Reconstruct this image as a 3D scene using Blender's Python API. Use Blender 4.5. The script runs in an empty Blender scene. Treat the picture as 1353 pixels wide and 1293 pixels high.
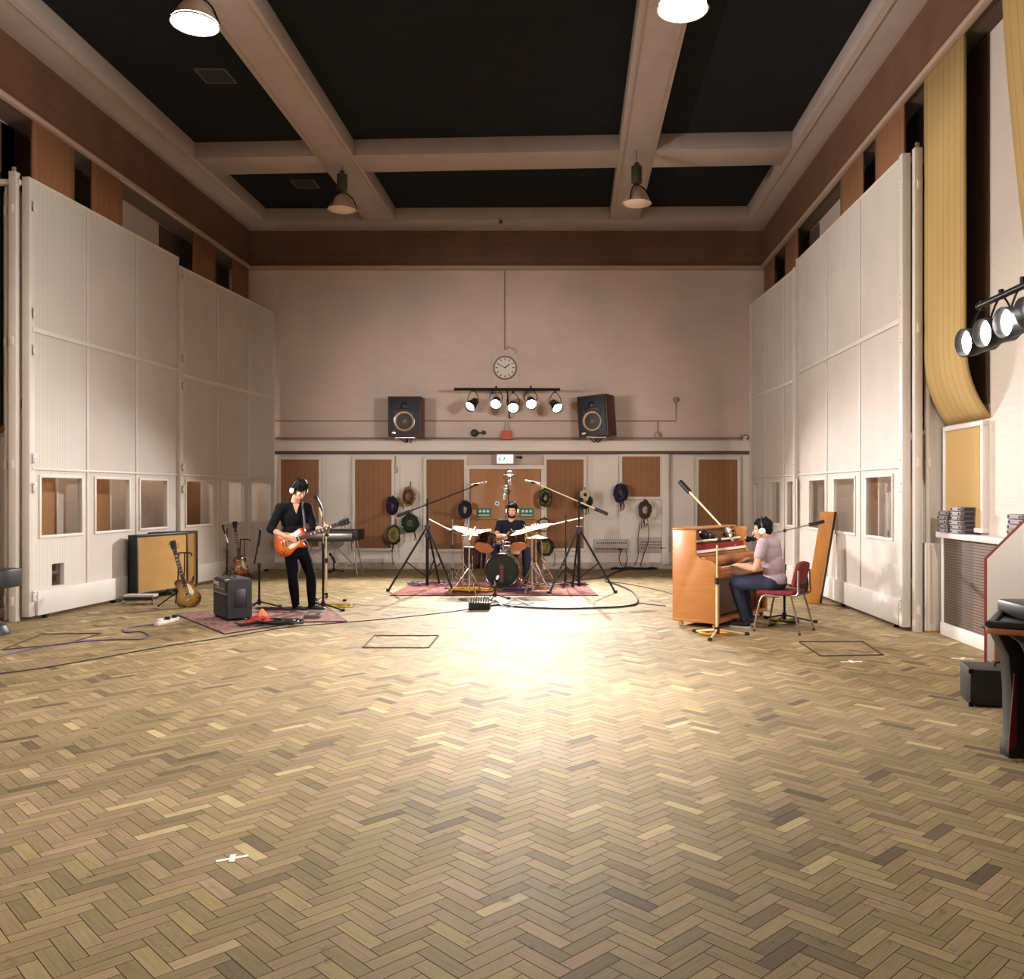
import bpy, bmesh, math, random
from mathutils import Vector, Matrix, Euler, noise
random.seed(7)
R = math.radians
SC = bpy.context.scene
COL = SC.collection
F = 1170.0; VX = 757.0; VY = 652.0; H = 1.55
def P(px, py, Y): return Vector(((px-VX)*Y/F, Y, H-(py-VY)*Y/F))
def FL(px, py, z=0.0):
    Y = F*(H-z)/(py-VY); return Vector(((px-VX)*Y/F, Y, z))

# ---------------------------------------------------------------- materials
def lin(c):
    return tuple(((v/255)/12.92 if v/255 <= .04045 else ((v/255+.055)/1.055)**2.4) for v in c)
MATS = {}
def mat(name, c, rough=.6, metal=0.0, var=0.0, scale=6.0, bump=0.0, bscale=60.0, emit=None, stretch=None, spec=.5, coat=0.0):
    if name in MATS: return MATS[name]
    m = bpy.data.materials.new(name); m.use_nodes = True
    nt = m.node_tree; b = nt.nodes['Principled BSDF']
    col = lin(c)+(1,)
    b.inputs['Base Color'].default_value = col
    b.inputs['Roughness'].default_value = rough
    b.inputs['Metallic'].default_value = metal
    b.inputs['Specular IOR Level'].default_value = spec
    b.inputs['Coat Weight'].default_value = coat
    tc = nt.nodes.new('ShaderNodeTexCoord')
    mp = nt.nodes.new('ShaderNodeMapping'); nt.links.new(tc.outputs['Object'], mp.inputs['Vector'])
    if stretch: mp.inputs['Scale'].default_value = stretch
    if var > 0:
        n = nt.nodes.new('ShaderNodeTexNoise'); n.inputs['Scale'].default_value = scale; n.inputs['Detail'].default_value = 5
        nt.links.new(mp.outputs[0], n.inputs['Vector'])
        r = nt.nodes.new('ShaderNodeMapRange'); r.inputs['From Min'].default_value = .3; r.inputs['From Max'].default_value = .7
        r.inputs['To Min'].default_value = 1-var; r.inputs['To Max'].default_value = 1+var
        nt.links.new(n.outputs['Fac'], r.inputs['Value'])
        h = nt.nodes.new('ShaderNodeVectorMath'); h.operation = 'SCALE'
        h.inputs[0].default_value = col[:3]
        nt.links.new(r.outputs[0], h.inputs['Scale']); nt.links.new(h.outputs[0], b.inputs['Base Color'])
    if bump > 0:
        n2 = nt.nodes.new('ShaderNodeTexNoise'); n2.inputs['Scale'].default_value = bscale
        nt.links.new(mp.outputs[0], n2.inputs['Vector'])
        bp = nt.nodes.new('ShaderNodeBump'); bp.inputs['Strength'].default_value = bump; bp.inputs['Distance'].default_value = .01
        nt.links.new(n2.outputs['Fac'], bp.inputs['Height']); nt.links.new(bp.outputs[0], b.inputs['Normal'])
    if emit:
        b.inputs['Emission Color'].default_value = lin(emit[0])+(1,)
        b.inputs['Emission Strength'].default_value = emit[1]
    MATS[name] = m
    return m

def wave_mat(name, c, c2, axis, period, rough=.7, duty=.12, bump=.4, var=.08, vscale=2.0):
    """thin darker grooves every `period` metres along an object axis"""
    if name in MATS: return MATS[name]
    m = bpy.data.materials.new(name); m.use_nodes = True; nt = m.node_tree
    L = nt.links.new; N = nt.nodes.new
    b = nt.nodes['Principled BSDF']; b.inputs['Roughness'].default_value = rough
    tc = N('ShaderNodeTexCoord'); sx = N('ShaderNodeSeparateXYZ'); L(tc.outputs['Object'], sx.inputs[0])
    d = N('ShaderNodeMath'); d.operation = 'DIVIDE'; L(sx.outputs['XYZ'.index(axis)], d.inputs[0]); d.inputs[1].default_value = period
    fr = N('ShaderNodeMath'); fr.operation = 'FRACT'; L(d.outputs[0], fr.inputs[0])
    fl = N('ShaderNodeMath'); fl.operation = 'FLOOR'; L(d.outputs[0], fl.inputs[0])
    wn = N('ShaderNodeTexWhiteNoise'); wn.noise_dimensions = '1D'; L(fl.outputs[0], wn.inputs['W'])
    lt = N('ShaderNodeMath'); lt.operation = 'LESS_THAN'; L(fr.outputs[0], lt.inputs[0]); lt.inputs[1].default_value = duty
    mx = N('ShaderNodeMix'); mx.data_type = 'RGBA'; mx.inputs['A'].default_value = lin(c)+(1,); mx.inputs['B'].default_value = lin(c2)+(1,)
    L(lt.outputs[0], mx.inputs['Factor'])
    n = N('ShaderNodeTexNoise'); n.inputs['Scale'].default_value = vscale; n.inputs['Detail'].default_value = 6
    L(tc.outputs['Object'], n.inputs['Vector'])
    a = N('ShaderNodeMath'); a.operation = 'MULTIPLY_ADD'; L(wn.outputs['Value'], a.inputs[0]); a.inputs[1].default_value = var; L(n.outputs['Fac'], a.inputs[2])
    r = N('ShaderNodeMapRange'); L(a.outputs[0], r.inputs['Value']); r.inputs['From Min'].default_value = .3; r.inputs['From Max'].default_value = .8
    r.inputs['To Min'].default_value = 1-var*1.6; r.inputs['To Max'].default_value = 1+var*1.6
    h = N('ShaderNodeVectorMath'); h.operation = 'SCALE'; L(mx.outputs['Result'], h.inputs[0]); L(r.outputs[0], h.inputs['Scale'])
    L(h.outputs[0], b.inputs['Base Color'])
    iv = N('ShaderNodeMath'); iv.operation = 'SUBTRACT'; iv.inputs[0].default_value = 1; L(lt.outputs[0], iv.inputs[1])
    bp = N('ShaderNodeBump'); bp.inputs['Strength'].default_value = bump; bp.inputs['Distance'].default_value = .004; L(iv.outputs[0], bp.inputs['Height'])
    L(bp.outputs[0], b.inputs['Normal'])
    MATS[name] = m; return m

def brick_mat(name, c, plane, bump=.5, rows=.075, var=.06):
    m = bpy.data.materials.new(name); m.use_nodes = True; nt = m.node_tree
    L = nt.links.new; N = nt.nodes.new
    b = nt.nodes['Principled BSDF']; b.inputs['Roughness'].default_value = .55
    tc = N('ShaderNodeTexCoord'); sx = N('ShaderNodeSeparateXYZ'); L(tc.outputs['Object'], sx.inputs[0])
    cb = N('ShaderNodeCombineXYZ'); L(sx.outputs['XYZ'.index(plane[0])], cb.inputs[0]); L(sx.outputs['XYZ'.index(plane[1])], cb.inputs[1])
    br = N('ShaderNodeTexBrick'); L(cb.outputs[0], br.inputs['Vector'])
    br.inputs['Scale'].default_value = 1; br.inputs['Brick Width'].default_value = rows*3; br.inputs['Row Height'].default_value = rows
    br.inputs['Mortar Size'].default_value = .005; br.inputs['Mortar Smooth'].default_value = .6
    cc = lin(c)
    br.inputs['Color1'].default_value = tuple(v*1.01 for v in cc)+(1,); br.inputs['Color2'].default_value = tuple(v*.975 for v in cc)+(1,)
    br.inputs['Mortar'].default_value = tuple(v*.94 for v in cc)+(1,)
    n = N('ShaderNodeTexNoise'); n.inputs['Scale'].default_value = .8; n.inputs['Detail'].default_value = 8; L(tc.outputs['Object'], n.inputs['Vector'])
    r = N('ShaderNodeMapRange'); L(n.outputs['Fac'], r.inputs['Value']); r.inputs['From Min'].default_value = .3; r.inputs['From Max'].default_value = .7
    r.inputs['To Min'].default_value = 1-var; r.inputs['To Max'].default_value = 1+var
    h = N('ShaderNodeVectorMath'); h.operation = 'SCALE'; L(br.outputs['Color'], h.inputs[0]); L(r.outputs[0], h.inputs['Scale'])
    L(h.outputs[0], b.inputs['Base Color'])
    iv = N('ShaderNodeMath'); iv.operation = 'SUBTRACT'; iv.inputs[0].default_value = 1; L(br.outputs['Fac'], iv.inputs[1])
    bp = N('ShaderNodeBump'); bp.inputs['Strength'].default_value = bump; bp.inputs['Distance'].default_value = .006; L(iv.outputs[0], bp.inputs['Height'])
    L(bp.outputs[0], b.inputs['Normal'])
    return m

def floor_mat():
    m = bpy.data.materials.new('oak_herringbone'); m.use_nodes = True; nt = m.node_tree
    L = nt.links.new; N = nt.nodes.new
    b = nt.nodes['Principled BSDF']
    at = N('ShaderNodeAttribute'); at.attribute_name = 'rnd'
    uv = N('ShaderNodeUVMap'); tc = N('ShaderNodeTexCoord')
    cr = N('ShaderNodeValToRGB'); e = cr.color_ramp
    cols = [(0.0, (104, 88, 66)), (.12, (122, 105, 76)), (.3, (137, 120, 84)), (.5, (146, 127, 91)), (.62, (154, 131, 102)), (.78, (161, 143, 97)), (.92, (168, 142, 114)), (1.0, (184, 166, 120))]
    e.elements[0].position = 0; e.elements[0].color = lin(cols[0][1])+(1,)
    e.elements[1].position = 1; e.elements[1].color = lin(cols[-1][1])+(1,)
    for p, c in cols[1:-1]:
        k = e.elements.new(p); k.color = lin(c)+(1,)
    L(at.outputs['Fac'], cr.inputs[0])
    # grain along each block
    mp = N('ShaderNodeMapping'); mp.inputs['Scale'].default_value = (5, 90, 1); L(uv.outputs[0], mp.inputs['Vector'])
    ng = N('ShaderNodeTexNoise'); ng.inputs['Scale'].default_value = 1; ng.inputs['Detail'].default_value = 5; L(mp.outputs[0], ng.inputs['Vector'])
    rg = N('ShaderNodeMapRange'); L(ng.outputs['Fac'], rg.inputs['Value']); rg.inputs['From Min'].default_value = .3; rg.inputs['From Max'].default_value = .7
    rg.inputs['To Min'].default_value = .84; rg.inputs['To Max'].default_value = 1.08
    # worn and dirty areas across the whole room
    nd = N('ShaderNodeTexNoise'); nd.inputs['Scale'].default_value = 1.6; nd.inputs['Detail'].default_value = 8; nd.inputs['Roughness'].default_value = .65
    L(tc.outputs['Object'], nd.inputs['Vector'])
    rd = N('ShaderNodeMapRange'); L(nd.outputs['Fac'], rd.inputs['Value']); rd.inputs['From Min'].default_value = .3; rd.inputs['From Max'].default_value = .7
    rd.inputs['To Min'].default_value = .8; rd.inputs['To Max'].default_value = 1.08
    # small dark knocks and stains
    ns = N('ShaderNodeTexNoise'); ns.inputs['Scale'].default_value = 9; ns.inputs['Detail'].default_value = 3; L(tc.outputs['Object'], ns.inputs['Vector'])
    rs = N('ShaderNodeMapRange'); L(ns.outputs['Fac'], rs.inputs['Value']); rs.inputs['From Min'].default_value = .65; rs.inputs['From Max'].default_value = .74
    rs.inputs['To Min'].default_value = 1; rs.inputs['To Max'].default_value = .6
    m1 = N('ShaderNodeMath'); m1.operation = 'MULTIPLY'; L(rg.outputs[0], m1.inputs[0]); L(rd.outputs[0], m1.inputs[1])
    m2 = N('ShaderNodeMath'); m2.operation = 'MULTIPLY'; L(m1.outputs[0], m2.inputs[0]); L(rs.outputs[0], m2.inputs[1])
    h = N('ShaderNodeVectorMath'); h.operation = 'SCALE'; L(cr.outputs[0], h.inputs[0]); L(m2.outputs[0], h.inputs['Scale'])
    L(h.outputs[0], b.inputs['Base Color'])
    rr = N('ShaderNodeMapRange'); L(nd.outputs['Fac'], rr.inputs['Value']); rr.inputs['To Min'].default_value = .56; rr.inputs['To Max'].default_value = .78
    L(rr.outputs[0], b.inputs['Roughness']); b.inputs['Specular IOR Level'].default_value = .17
    bp = N('ShaderNodeBump'); bp.inputs['Strength'].default_value = .25; bp.inputs['Distance'].default_value = .002; L(ng.outputs['Fac'], bp.inputs['Height'])
    L(bp.outputs[0], b.inputs['Normal'])
    return m

def burst_mat(name, inner, mid, outer, radius, centre=(0, 0, 0), rough=.2):
    """sunburst lacquer: the paint itself runs from amber in the middle to dark at the rim"""
    m = bpy.data.materials.new(name); m.use_nodes = True; nt = m.node_tree
    L = nt.links.new; N = nt.nodes.new
    b = nt.nodes['Principled BSDF']; b.inputs['Roughness'].default_value = rough; b.inputs['Coat Weight'].default_value = .5
    tc = N('ShaderNodeTexCoord'); mp = N('ShaderNodeMapping'); L(tc.outputs['Object'], mp.inputs['Vector'])
    mp.inputs['Location'].default_value = tuple(-c for c in centre)
    s = N('ShaderNodeVectorMath'); s.operation = 'MULTIPLY'; s.inputs[1].default_value = (.8, 1, .2); L(mp.outputs[0], s.inputs[0])
    ln = N('ShaderNodeVectorMath'); ln.operation = 'LENGTH'; L(s.outputs[0], ln.inputs[0])
    d = N('ShaderNodeMath'); d.operation = 'DIVIDE'; L(ln.outputs['Value'], d.inputs[0]); d.inputs[1].default_value = radius
    cr = N('ShaderNodeValToRGB'); e = cr.color_ramp; e.elements[0].position = .25; e.elements[0].color = lin(inner)+(1,)
    e.elements[1].position = 1.0; e.elements[1].color = lin(outer)+(1,)
    k = e.elements.new(.68); k.color = lin(mid)+(1,)
    L(d.outputs[0], cr.inputs[0]); L(cr.outputs[0], b.inputs['Base Color'])
    return m

def glass_mat():
    m = bpy.data.materials.new('clear_glass'); m.use_nodes = True; nt = m.node_tree
    for n in list(nt.nodes): nt.nodes.remove(n)
    L = nt.links.new; N = nt.nodes.new
    o = N('ShaderNodeOutputMaterial'); t = N('ShaderNodeBsdfTransparent'); g = N('ShaderNodeBsdfGlossy'); g.inputs['Roughness'].default_value = .03
    t.inputs['Color'].default_value = (.96, .96, .95, 1)
    lw = N('ShaderNodeLayerWeight'); lw.inputs['Blend'].default_value = .5; pw = N('ShaderNodeMath'); pw.operation = 'POWER'; L(lw.outputs['Facing'], pw.inputs[0]); pw.inputs[1].default_value = 5
    fr = N('ShaderNodeMath'); fr.operation = 'MULTIPLY_ADD'; L(pw.outputs[0], fr.inputs[0]); fr.inputs[1].default_value = .5; fr.inputs[2].default_value = .03
    mx = N('ShaderNodeMixShader'); L(fr.outputs[0], mx.inputs[0]); L(t.outputs[0], mx.inputs[1]); L(g.outputs[0], mx.inputs[2]); L(mx.outputs[0], o.inputs[0])
    return m

def rug_mat(name, base, c2, c3, scale=9):
    m = bpy.data.materials.new(name); m.use_nodes = True; nt = m.node_tree
    L = nt.links.new; N = nt.nodes.new
    b = nt.nodes['Principled BSDF']; b.inputs['Roughness'].default_value = .95; b.inputs['Specular IOR Level'].default_value = .1
    tc = N('ShaderNodeTexCoord')
    v = N('ShaderNodeTexVoronoi'); v.inputs['Scale'].default_value = scale; L(tc.outputs['Object'], v.inputs['Vector'])
    cr = N('ShaderNodeValToRGB'); e = cr.color_ramp; e.interpolation = 'CONSTANT'
    e.elements[0].position = 0; e.elements[0].color = lin(c3)+(1,)
    e.elements[1].position = .6; e.elements[1].color = lin(base)+(1,)
    k = e.elements.new(.16); k.color = lin(base)+(1,); k = e.elements.new(.34); k.color = lin(c2)+(1,); k = e.elements.new(.42); k.color = lin(base)+(1,)
    L(v.outputs['Distance'], cr.inputs[0])
    n = N('ShaderNodeTexNoise'); n.inputs['Scale'].default_value = 40; L(tc.outputs['Object'], n.inputs['Vector'])
    r = N('ShaderNodeMapRange'); L(n.outputs['Fac'], r.inputs['Value']); r.inputs['To Min'].default_value = .8; r.inputs['To Max'].default_value = 1.2
    h = N('ShaderNodeVectorMath'); h.operation = 'SCALE'; L(cr.outputs[0], h.inputs[0]); L(r.outputs[0], h.inputs['Scale']); L(h.outputs[0], b.inputs['Base Color'])
    return m

M = dict(
 white = mat('white_paint', (205,196,187), .5, var=.04, scale=2.5),
 pwhite = mat('cream_paint', (218,206,195), .5, var=.05, scale=1.5),
 beam = mat('beam_paint', (172,157,151), .7, var=.05, scale=3, bump=.15, bscale=30),
 black_ceiling = mat('black_ceiling_cloth', (33,35,38), .95, var=.1, scale=3, spec=.1),
 lip = mat('soffit_lip_paint', (172,148,132), .5),
 grey_line = mat('grey_ledge_shade', (90,78,72), .8),
 black = mat('black_plastic', (22,22,24), .45),
 black_metal = mat('black_metal', (24,24,26), .35, .6),
 rubber = mat('black_rubber', (16,16,16), .8),
 chrome = mat('chrome', (215,212,208), .18, 1.0),
 steel = mat('brushed_steel', (165,160,155), .35, 1.0),
 cream_metal = mat('cream_enamel', (214,190,150), .4),
 brown_fabric = wave_mat('brown_slatted_fabric', (146,102,70), (118,80,54), 'X', .105, .8, .06, .5, .06, 1.5),
 yellow_fabric = mat('mustard_fabric', (180,146,92), .9, var=.06, scale=90, bump=.3, bscale=300),
 dark_brown = mat('dark_brown_shade', (84,66,54), .9, var=.1, scale=4),  # recess shade put into the colour: drape backs, gaps, soffit undersides
 wood = mat('honey_veneer', (172,112,58), .35, var=.10, scale=3, stretch=(1,1,9) , coat=.2),
 wood_h = mat('orange_veneer', (170,106,54), .3, var=.12, scale=3, stretch=(8,1,8), coat=.2),
 plank = mat('oak_plank', (190,128,62), .45, var=.12, scale=5, stretch=(8,8,.7)),
 darkwood = mat('dark_wood', (70,38,26), .35, var=.15, scale=5, stretch=(1,1,.3)),
 amp_black = mat('amp_tolex', (40,39,42), .7, var=.1, scale=60, bump=.4, bscale=180),
 red_felt = mat('red_felt', (120,22,20), .95),
 ivory = mat('ivory', (232,222,200), .35),
 skin = mat('skin', (205,150,122), .55, var=.04, scale=15),
 hair = mat('dark_hair', (17,14,13), .75, var=.3, scale=60, bump=.8, bscale=90, spec=.15),
 shirt_black = mat('black_shirt_cotton', (14,15,20), .9, spec=.15, bump=.5, bscale=16),
 shirt_navy = mat('navy_tshirt_cotton', (28,27,38), .9, spec=.15, bump=.5, bscale=16),
 shirt_lilac = mat('lilac_grey_cotton', (168,150,158), .85, var=.05, scale=20, bump=.7, bscale=14),
 jeans = mat('indigo_denim', (32,38,62), .85, var=.2, scale=14, bump=.6, bscale=14),
 trousers = mat('black_trouser_cotton', (12,13,17), .9, spec=.15, bump=.5, bscale=18),
 shoe = mat('black_shoe_leather', (24,22,24), .5),
 sole = mat('white_sole', (200,195,188), .6),
 gold = mat('bronze_cymbal', (190,146,74), .42, 1.0, var=.08, scale=30),
 drum_shell = mat('oxblood_lacquer', (48,14,14), .22, coat=.5),
 drum_black = mat('black_drum_head', (20,28,24), .3),
 drum_head = mat('amber_drum_head', (226,150,96), .45),
 drum_white = mat('coated_drum_head', (225,220,212), .6),
 green_sign = mat('green_sign', (30,120,92), .5),
 white_plate = mat('white_sign_plate', (236,232,226), .5),
 door_wood = mat('door_veneer', (168,112,62), .4, var=.10, scale=2.5, stretch=(6,1,1)),
 orange_box = mat('orange_box', (200,86,48), .5),
 red_chair = mat('maroon_upholstery', (112,26,36), .85, var=.1, scale=40),
 seat_tube = mat('pewter_tube', (150,132,122), .35, .8),
 speaker_wood = mat('walnut_cabinet', (74,42,30), .5, var=.15, scale=6, stretch=(1,1,.3)),
 cone = mat('buff_speaker_cone', (206,168,118), .7),
 blue_face = mat('blue_black_baffle', (30,32,44), .5),
 grille = None,
 glass = glass_mat(),
 lamp_on = mat('lit_lamp_glass', (255,248,238), .5, emit=((255,244,230), 60)),
 ceil_on = mat('lit_bay_lamp', (255,250,240), .5, emit=((255,246,232), 40)),
 exit_on = mat('lit_exit_sign', (230,240,235), .5, emit=((225,245,240), 1.6)),
 tape = mat('white_tape', (228,224,214), .7),
 tape_strip = mat('masking_tape', (214,196,160), .7),
 floorline = mat('hatch_joint', (62,44,32), .9),
 brass = mat('brass', (190,150,80), .35, 1.0),
 grey_unit = mat('grey_module', (98,86,88), .6, var=.15, scale=30),
)
def cable_mat(n, c): return mat('cable_'+n, c, .55)
CM = {k: cable_mat(k, c) for k, c in dict(black=(22,22,24), purple=(70,48,96), yellow=(206,178,40), olive=(128,118,48), red=(104,30,28),
      blue=(26,28,64), green=(18,54,40), cream=(214,200,170), brown=(72,38,34), orange=(218,150,50)).items()}

# ---------------------------------------------------------------- mesh helpers
def rotm(rot):
    if rot is None: return Matrix.Identity(3)
    if isinstance(rot, Matrix): return rot.to_3x3()
    return Euler(rot).to_matrix()
def frame(d):
    d = d.normalized(); up = Vector((0,0,1)) if abs(d.z) < .95 else Vector((0,1,0))
    x = up.cross(d).normalized(); y = d.cross(x); return x, y, d
def smooth_path(pts, k=6, closed=False):
    pts = [Vector(p) for p in pts]; n = len(pts); out = []
    if n < 3: return pts
    rng = range(n) if closed else range(n-1)
    for i in rng:
        p0 = pts[(i-1) % n] if closed or i > 0 else pts[0]
        p1 = pts[i]; p2 = pts[(i+1) % n]
        p3 = pts[(i+2) % n] if closed or i+2 < n else pts[-1]
        for j in range(k):
            t = j/k
            out.append(.5*((2*p1)+(p2-p0)*t+(2*p0-5*p1+4*p2-p3)*t*t+(3*p1-p0-3*p2+p3)*t**3))
    if not closed: out.append(pts[-1])
    return out
class MB:
    def __init__(s): s.bm = bmesh.new()
    def face(s, vs):
        try: return s.bm.faces.new(vs)
        except ValueError: return None
    def box(s, c, sz, rot=None):
        m = rotm(rot); c = Vector(c); h = Vector(sz)/2
        v = [s.bm.verts.new(c+m@Vector((x*h.x, y*h.y, z*h.z))) for x in (-1,1) for y in (-1,1) for z in (-1,1)]
        for f in ((0,1,3,2),(4,6,7,5),(0,4,5,1),(2,3,7,6),(0,2,6,4),(1,5,7,3)): s.face([v[i] for i in f])
        return s
    def bb(s, a, b):
        a = Vector(a); b = Vector(b); return s.box((a+b)/2, [abs(b[i]-a[i]) for i in range(3)])
    def cyl(s, p, q, r, r2=None, n=12):
        p = Vector(p); q = Vector(q); r2 = r if r2 is None else r2
        x, y, d = frame(q-p)
        a = [s.bm.verts.new(p+(x*math.cos(t)+y*math.sin(t))*r) for t in [i*2*math.pi/n for i in range(n)]]
        b = [s.bm.verts.new(q+(x*math.cos(t)+y*math.sin(t))*r2) for t in [i*2*math.pi/n for i in range(n)]]
        for i in range(n): s.face([a[i], a[(i+1)%n], b[(i+1)%n], b[i]])
        s.face(a[::-1]); s.face(b); return s
    def tube(s, pts, r, n=6, closed=False, k=0):
        if k: pts = smooth_path(pts, k, closed)
        pts = [Vector(p) for p in pts]; N = len(pts); rings = []; prev = None
        for i, p in enumerate(pts):
            if closed: d = pts[(i+1)%N]-pts[i-1]
            else: d = pts[min(i+1, N-1)]-pts[max(i-1, 0)]
            if d.length < 1e-9: d = Vector((0,0,1))
            d.normalize()
            if prev is None: x, y, _ = frame(d)
            else:
                x = prev-d*prev.dot(d)
                if x.length < 1e-6: x, y, _ = frame(d)
                x.normalize(); y = d.cross(x)
            prev = x
            rr = r[i] if isinstance(r, (list, tuple)) else r
            rings.append([s.bm.verts.new(p+(x*math.cos(t)+y*math.sin(t))*rr) for t in [j*2*math.pi/n for j in range(n)]])
        for i in range(N if closed else N-1):
            a = rings[i]; b = rings[(i+1)%N]
            for j in range(n): s.face([a[j], a[(j+1)%n], b[(j+1)%n], b[j]])
        if not closed: s.face(rings[0][::-1]); s.face(rings[-1])
        return s
    def lathe(s, prof, o=(0,0,0), d=(0,0,1), n=24):
        o = Vector(o); x, y, d = frame(Vector(d)); rings = []
        for r, h in prof:
            if r < 1e-6: rings.append([s.bm.verts.new(o+d*h)])
            else: rings.append([s.bm.verts.new(o+d*h+(x*math.cos(t)+y*math.sin(t))*r) for t in [j*2*math.pi/n for j in range(n)]])
        for a, b in zip(rings, rings[1:]):
            for j in range(n):
                if len(a) == 1 and len(b) == 1: continue
                if len(a) == 1: s.face([a[0], b[(j+1)%n], b[j]])
                elif len(b) == 1: s.face([a[j], a[(j+1)%n], b[0]])
                else: s.face([a[j], a[(j+1)%n], b[(j+1)%n], b[j]])
        return s
    def sph(s, c, r, rot=None, n=12, m_=8):
        r = Vector((r,r,r)) if not hasattr(r, '__len__') else Vector(r)
        mm = rotm(rot); c = Vector(c); rings = []
        for i in range(m_+1):
            ph = math.pi*i/m_
            if i in (0, m_): rings.append([s.bm.verts.new(c+mm@Vector((0,0,r.z*math.cos(ph))))])
            else: rings.append([s.bm.verts.new(c+mm@Vector((r.x*math.sin(ph)*math.cos(t), r.y*math.sin(ph)*math.sin(t), r.z*math.cos(ph)))) for t in [j*2*math.pi/n for j in range(n)]])
        for a, b in zip(rings, rings[1:]):
            for j in range(n):
                if len(a) == 1: s.face([a[0], b[j], b[(j+1)%n]])
                elif len(b) == 1: s.face([a[j], b[0], a[(j+1)%n]])
                else: s.face([a[j], b[j], b[(j+1)%n], a[(j+1)%n]])
        return s
    def torus(s, c, R_, r, d=(0,0,1), n=24, m_=8, sx=1, sy=1):
        x, y, dd = frame(Vector(d)); c = Vector(c)
        return s.tube([c+x*math.cos(t)*R_*sx+y*math.sin(t)*R_*sy for t in [i*2*math.pi/n for i in range(n)]], r, m_, True)
    def prism(s, poly, M4, t):
        """polygon in local XY, extruded 0..t along local Z of matrix M4"""
        a = [s.bm.verts.new(M4@Vector((p[0], p[1], 0))) for p in poly]
        b = [s.bm.verts.new(M4@Vector((p[0], p[1], t))) for p in poly]
        n = len(poly)
        for i in range(n): s.face([a[i], a[(i+1)%n], b[(i+1)%n], b[i]])
        s.face(a[::-1]); s.face(b); return s
    def quad(s, pts):
        s.face([s.bm.verts.new(Vector(p)) for p in pts]); return s
    def build(s, name, m, parent=None, bevel=0, sharp=.7, seg=2, recalc=True):
        bm = s.bm
        if recalc: bmesh.ops.recalc_face_normals(bm, faces=bm.faces)
        if bevel:
            ed = [e for e in bm.edges if len(e.link_faces) == 2 and e.calc_face_angle(0) > .6]
            bmesh.ops.bevel(bm, geom=ed, offset=bevel, segments=seg, profile=.5, affect='EDGES', clamp_overlap=True)
        for f in bm.faces: f.smooth = True
        for e in bm.edges:
            if len(e.link_faces) == 2 and e.calc_face_angle(0) > sharp: e.smooth = False
        me = bpy.data.meshes.new(name); bm.to_mesh(me); bm.free()
        if m: me.materials.append(M[m] if isinstance(m, str) else m)
        o = bpy.data.objects.new(name, me); COL.objects.link(o)
        if parent: o.parent = parent
        return o
def tag(o, label, cat=None, group=None):
    o['label'] = label
    if cat: o['category'] = cat
    if group: o['group'] = group
    return o
def thing(name, label, cat, loc=(0,0,0), rz=0, group=None):
    o = bpy.data.objects.new(name, None); COL.objects.link(o); o.empty_display_size = .1
    o.location = loc; o.rotation_euler = (0,0,rz)
    return tag(o, label, cat, group)
def struct(o): o['kind'] = 'structure'; return o
def dup(root, loc, rz=None, label=None, rot=None):
    def cp(o, par):
        c = o.copy(); COL.objects.link(c); c.parent = par
        for ch in list(kids[o]): cp(ch, c)
        return c
    kids = {}
    def walk(o):
        kids[o] = [c for c in COL.objects if c.parent == o]
        for c in kids[o]: walk(c)
    walk(root)
    r = cp(root, None); r.location = loc
    if rz is not None: r.rotation_euler = (0,0,rz)
    if rot is not None: r.rotation_euler = rot
    if label: r['label'] = label
    return r
def bake(o):
    bpy.context.view_layer.update()
    dg = bpy.context.evaluated_depsgraph_get()
    me = bpy.data.meshes.new_from_object(o.evaluated_get(dg)); o.modifiers.clear(); old = o.data; o.data = me; bpy.data.meshes.remove(old)
    return o
def blob(name, prims, m, parent, voxel=.012, it=6, fac=.5):
    """one continuous skin grown over tapered limbs ('c',p,q,r,r2) and ellipsoids ('e',c,(rx,ry,rz),rot)"""
    b = MB()
    for p in prims:
        if p[0] == 'c':
            _, a, c, r1, r2 = p; a = Vector(a); c = Vector(c)
            if (c-a).length < 1e-4: continue
            b.cyl(a, c, r1, r2, 14); b.sph(a, r1, n=14, m_=8); b.sph(c, r2, n=14, m_=8)
        else:
            b.sph(p[1], p[2], p[3] if len(p) > 3 else None, 18, 12)
    o = b.build(name, m, parent)
    md = o.modifiers.new('r', 'REMESH'); md.mode = 'VOXEL'; md.voxel_size = voxel; md.use_smooth_shade = True
    if it:
        sm = o.modifiers.new('s', 'SMOOTH'); sm.factor = fac; sm.iterations = it
    par = o.parent; mats = list(o.data.materials)
    bake(o)
    if not o.data.materials:
        for x in mats: o.data.materials.append(x)
    for pl in o.data.polygons: pl.use_smooth = True
    return o
def text_mesh(name, s, size, m, parent, loc, rot, ext=.001):
    cu = bpy.data.curves.new(name, 'FONT'); cu.body = s; cu.size = size; cu.extrude = ext; cu.align_x = 'CENTER'; cu.align_y = 'CENTER'
    t = bpy.data.objects.new(name, cu); COL.objects.link(t); bpy.context.view_layer.update()
    me = bpy.data.meshes.new_from_object(t.evaluated_get(bpy.context.evaluated_depsgraph_get()))
    COL.objects.unlink(t); bpy.data.objects.remove(t)
    me.materials.clear(); me.materials.append(M[m])
    o = bpy.data.objects.new(name, me); COL.objects.link(o); o.parent = parent; o.location = loc; o.rotation_euler = rot
    return o
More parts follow.
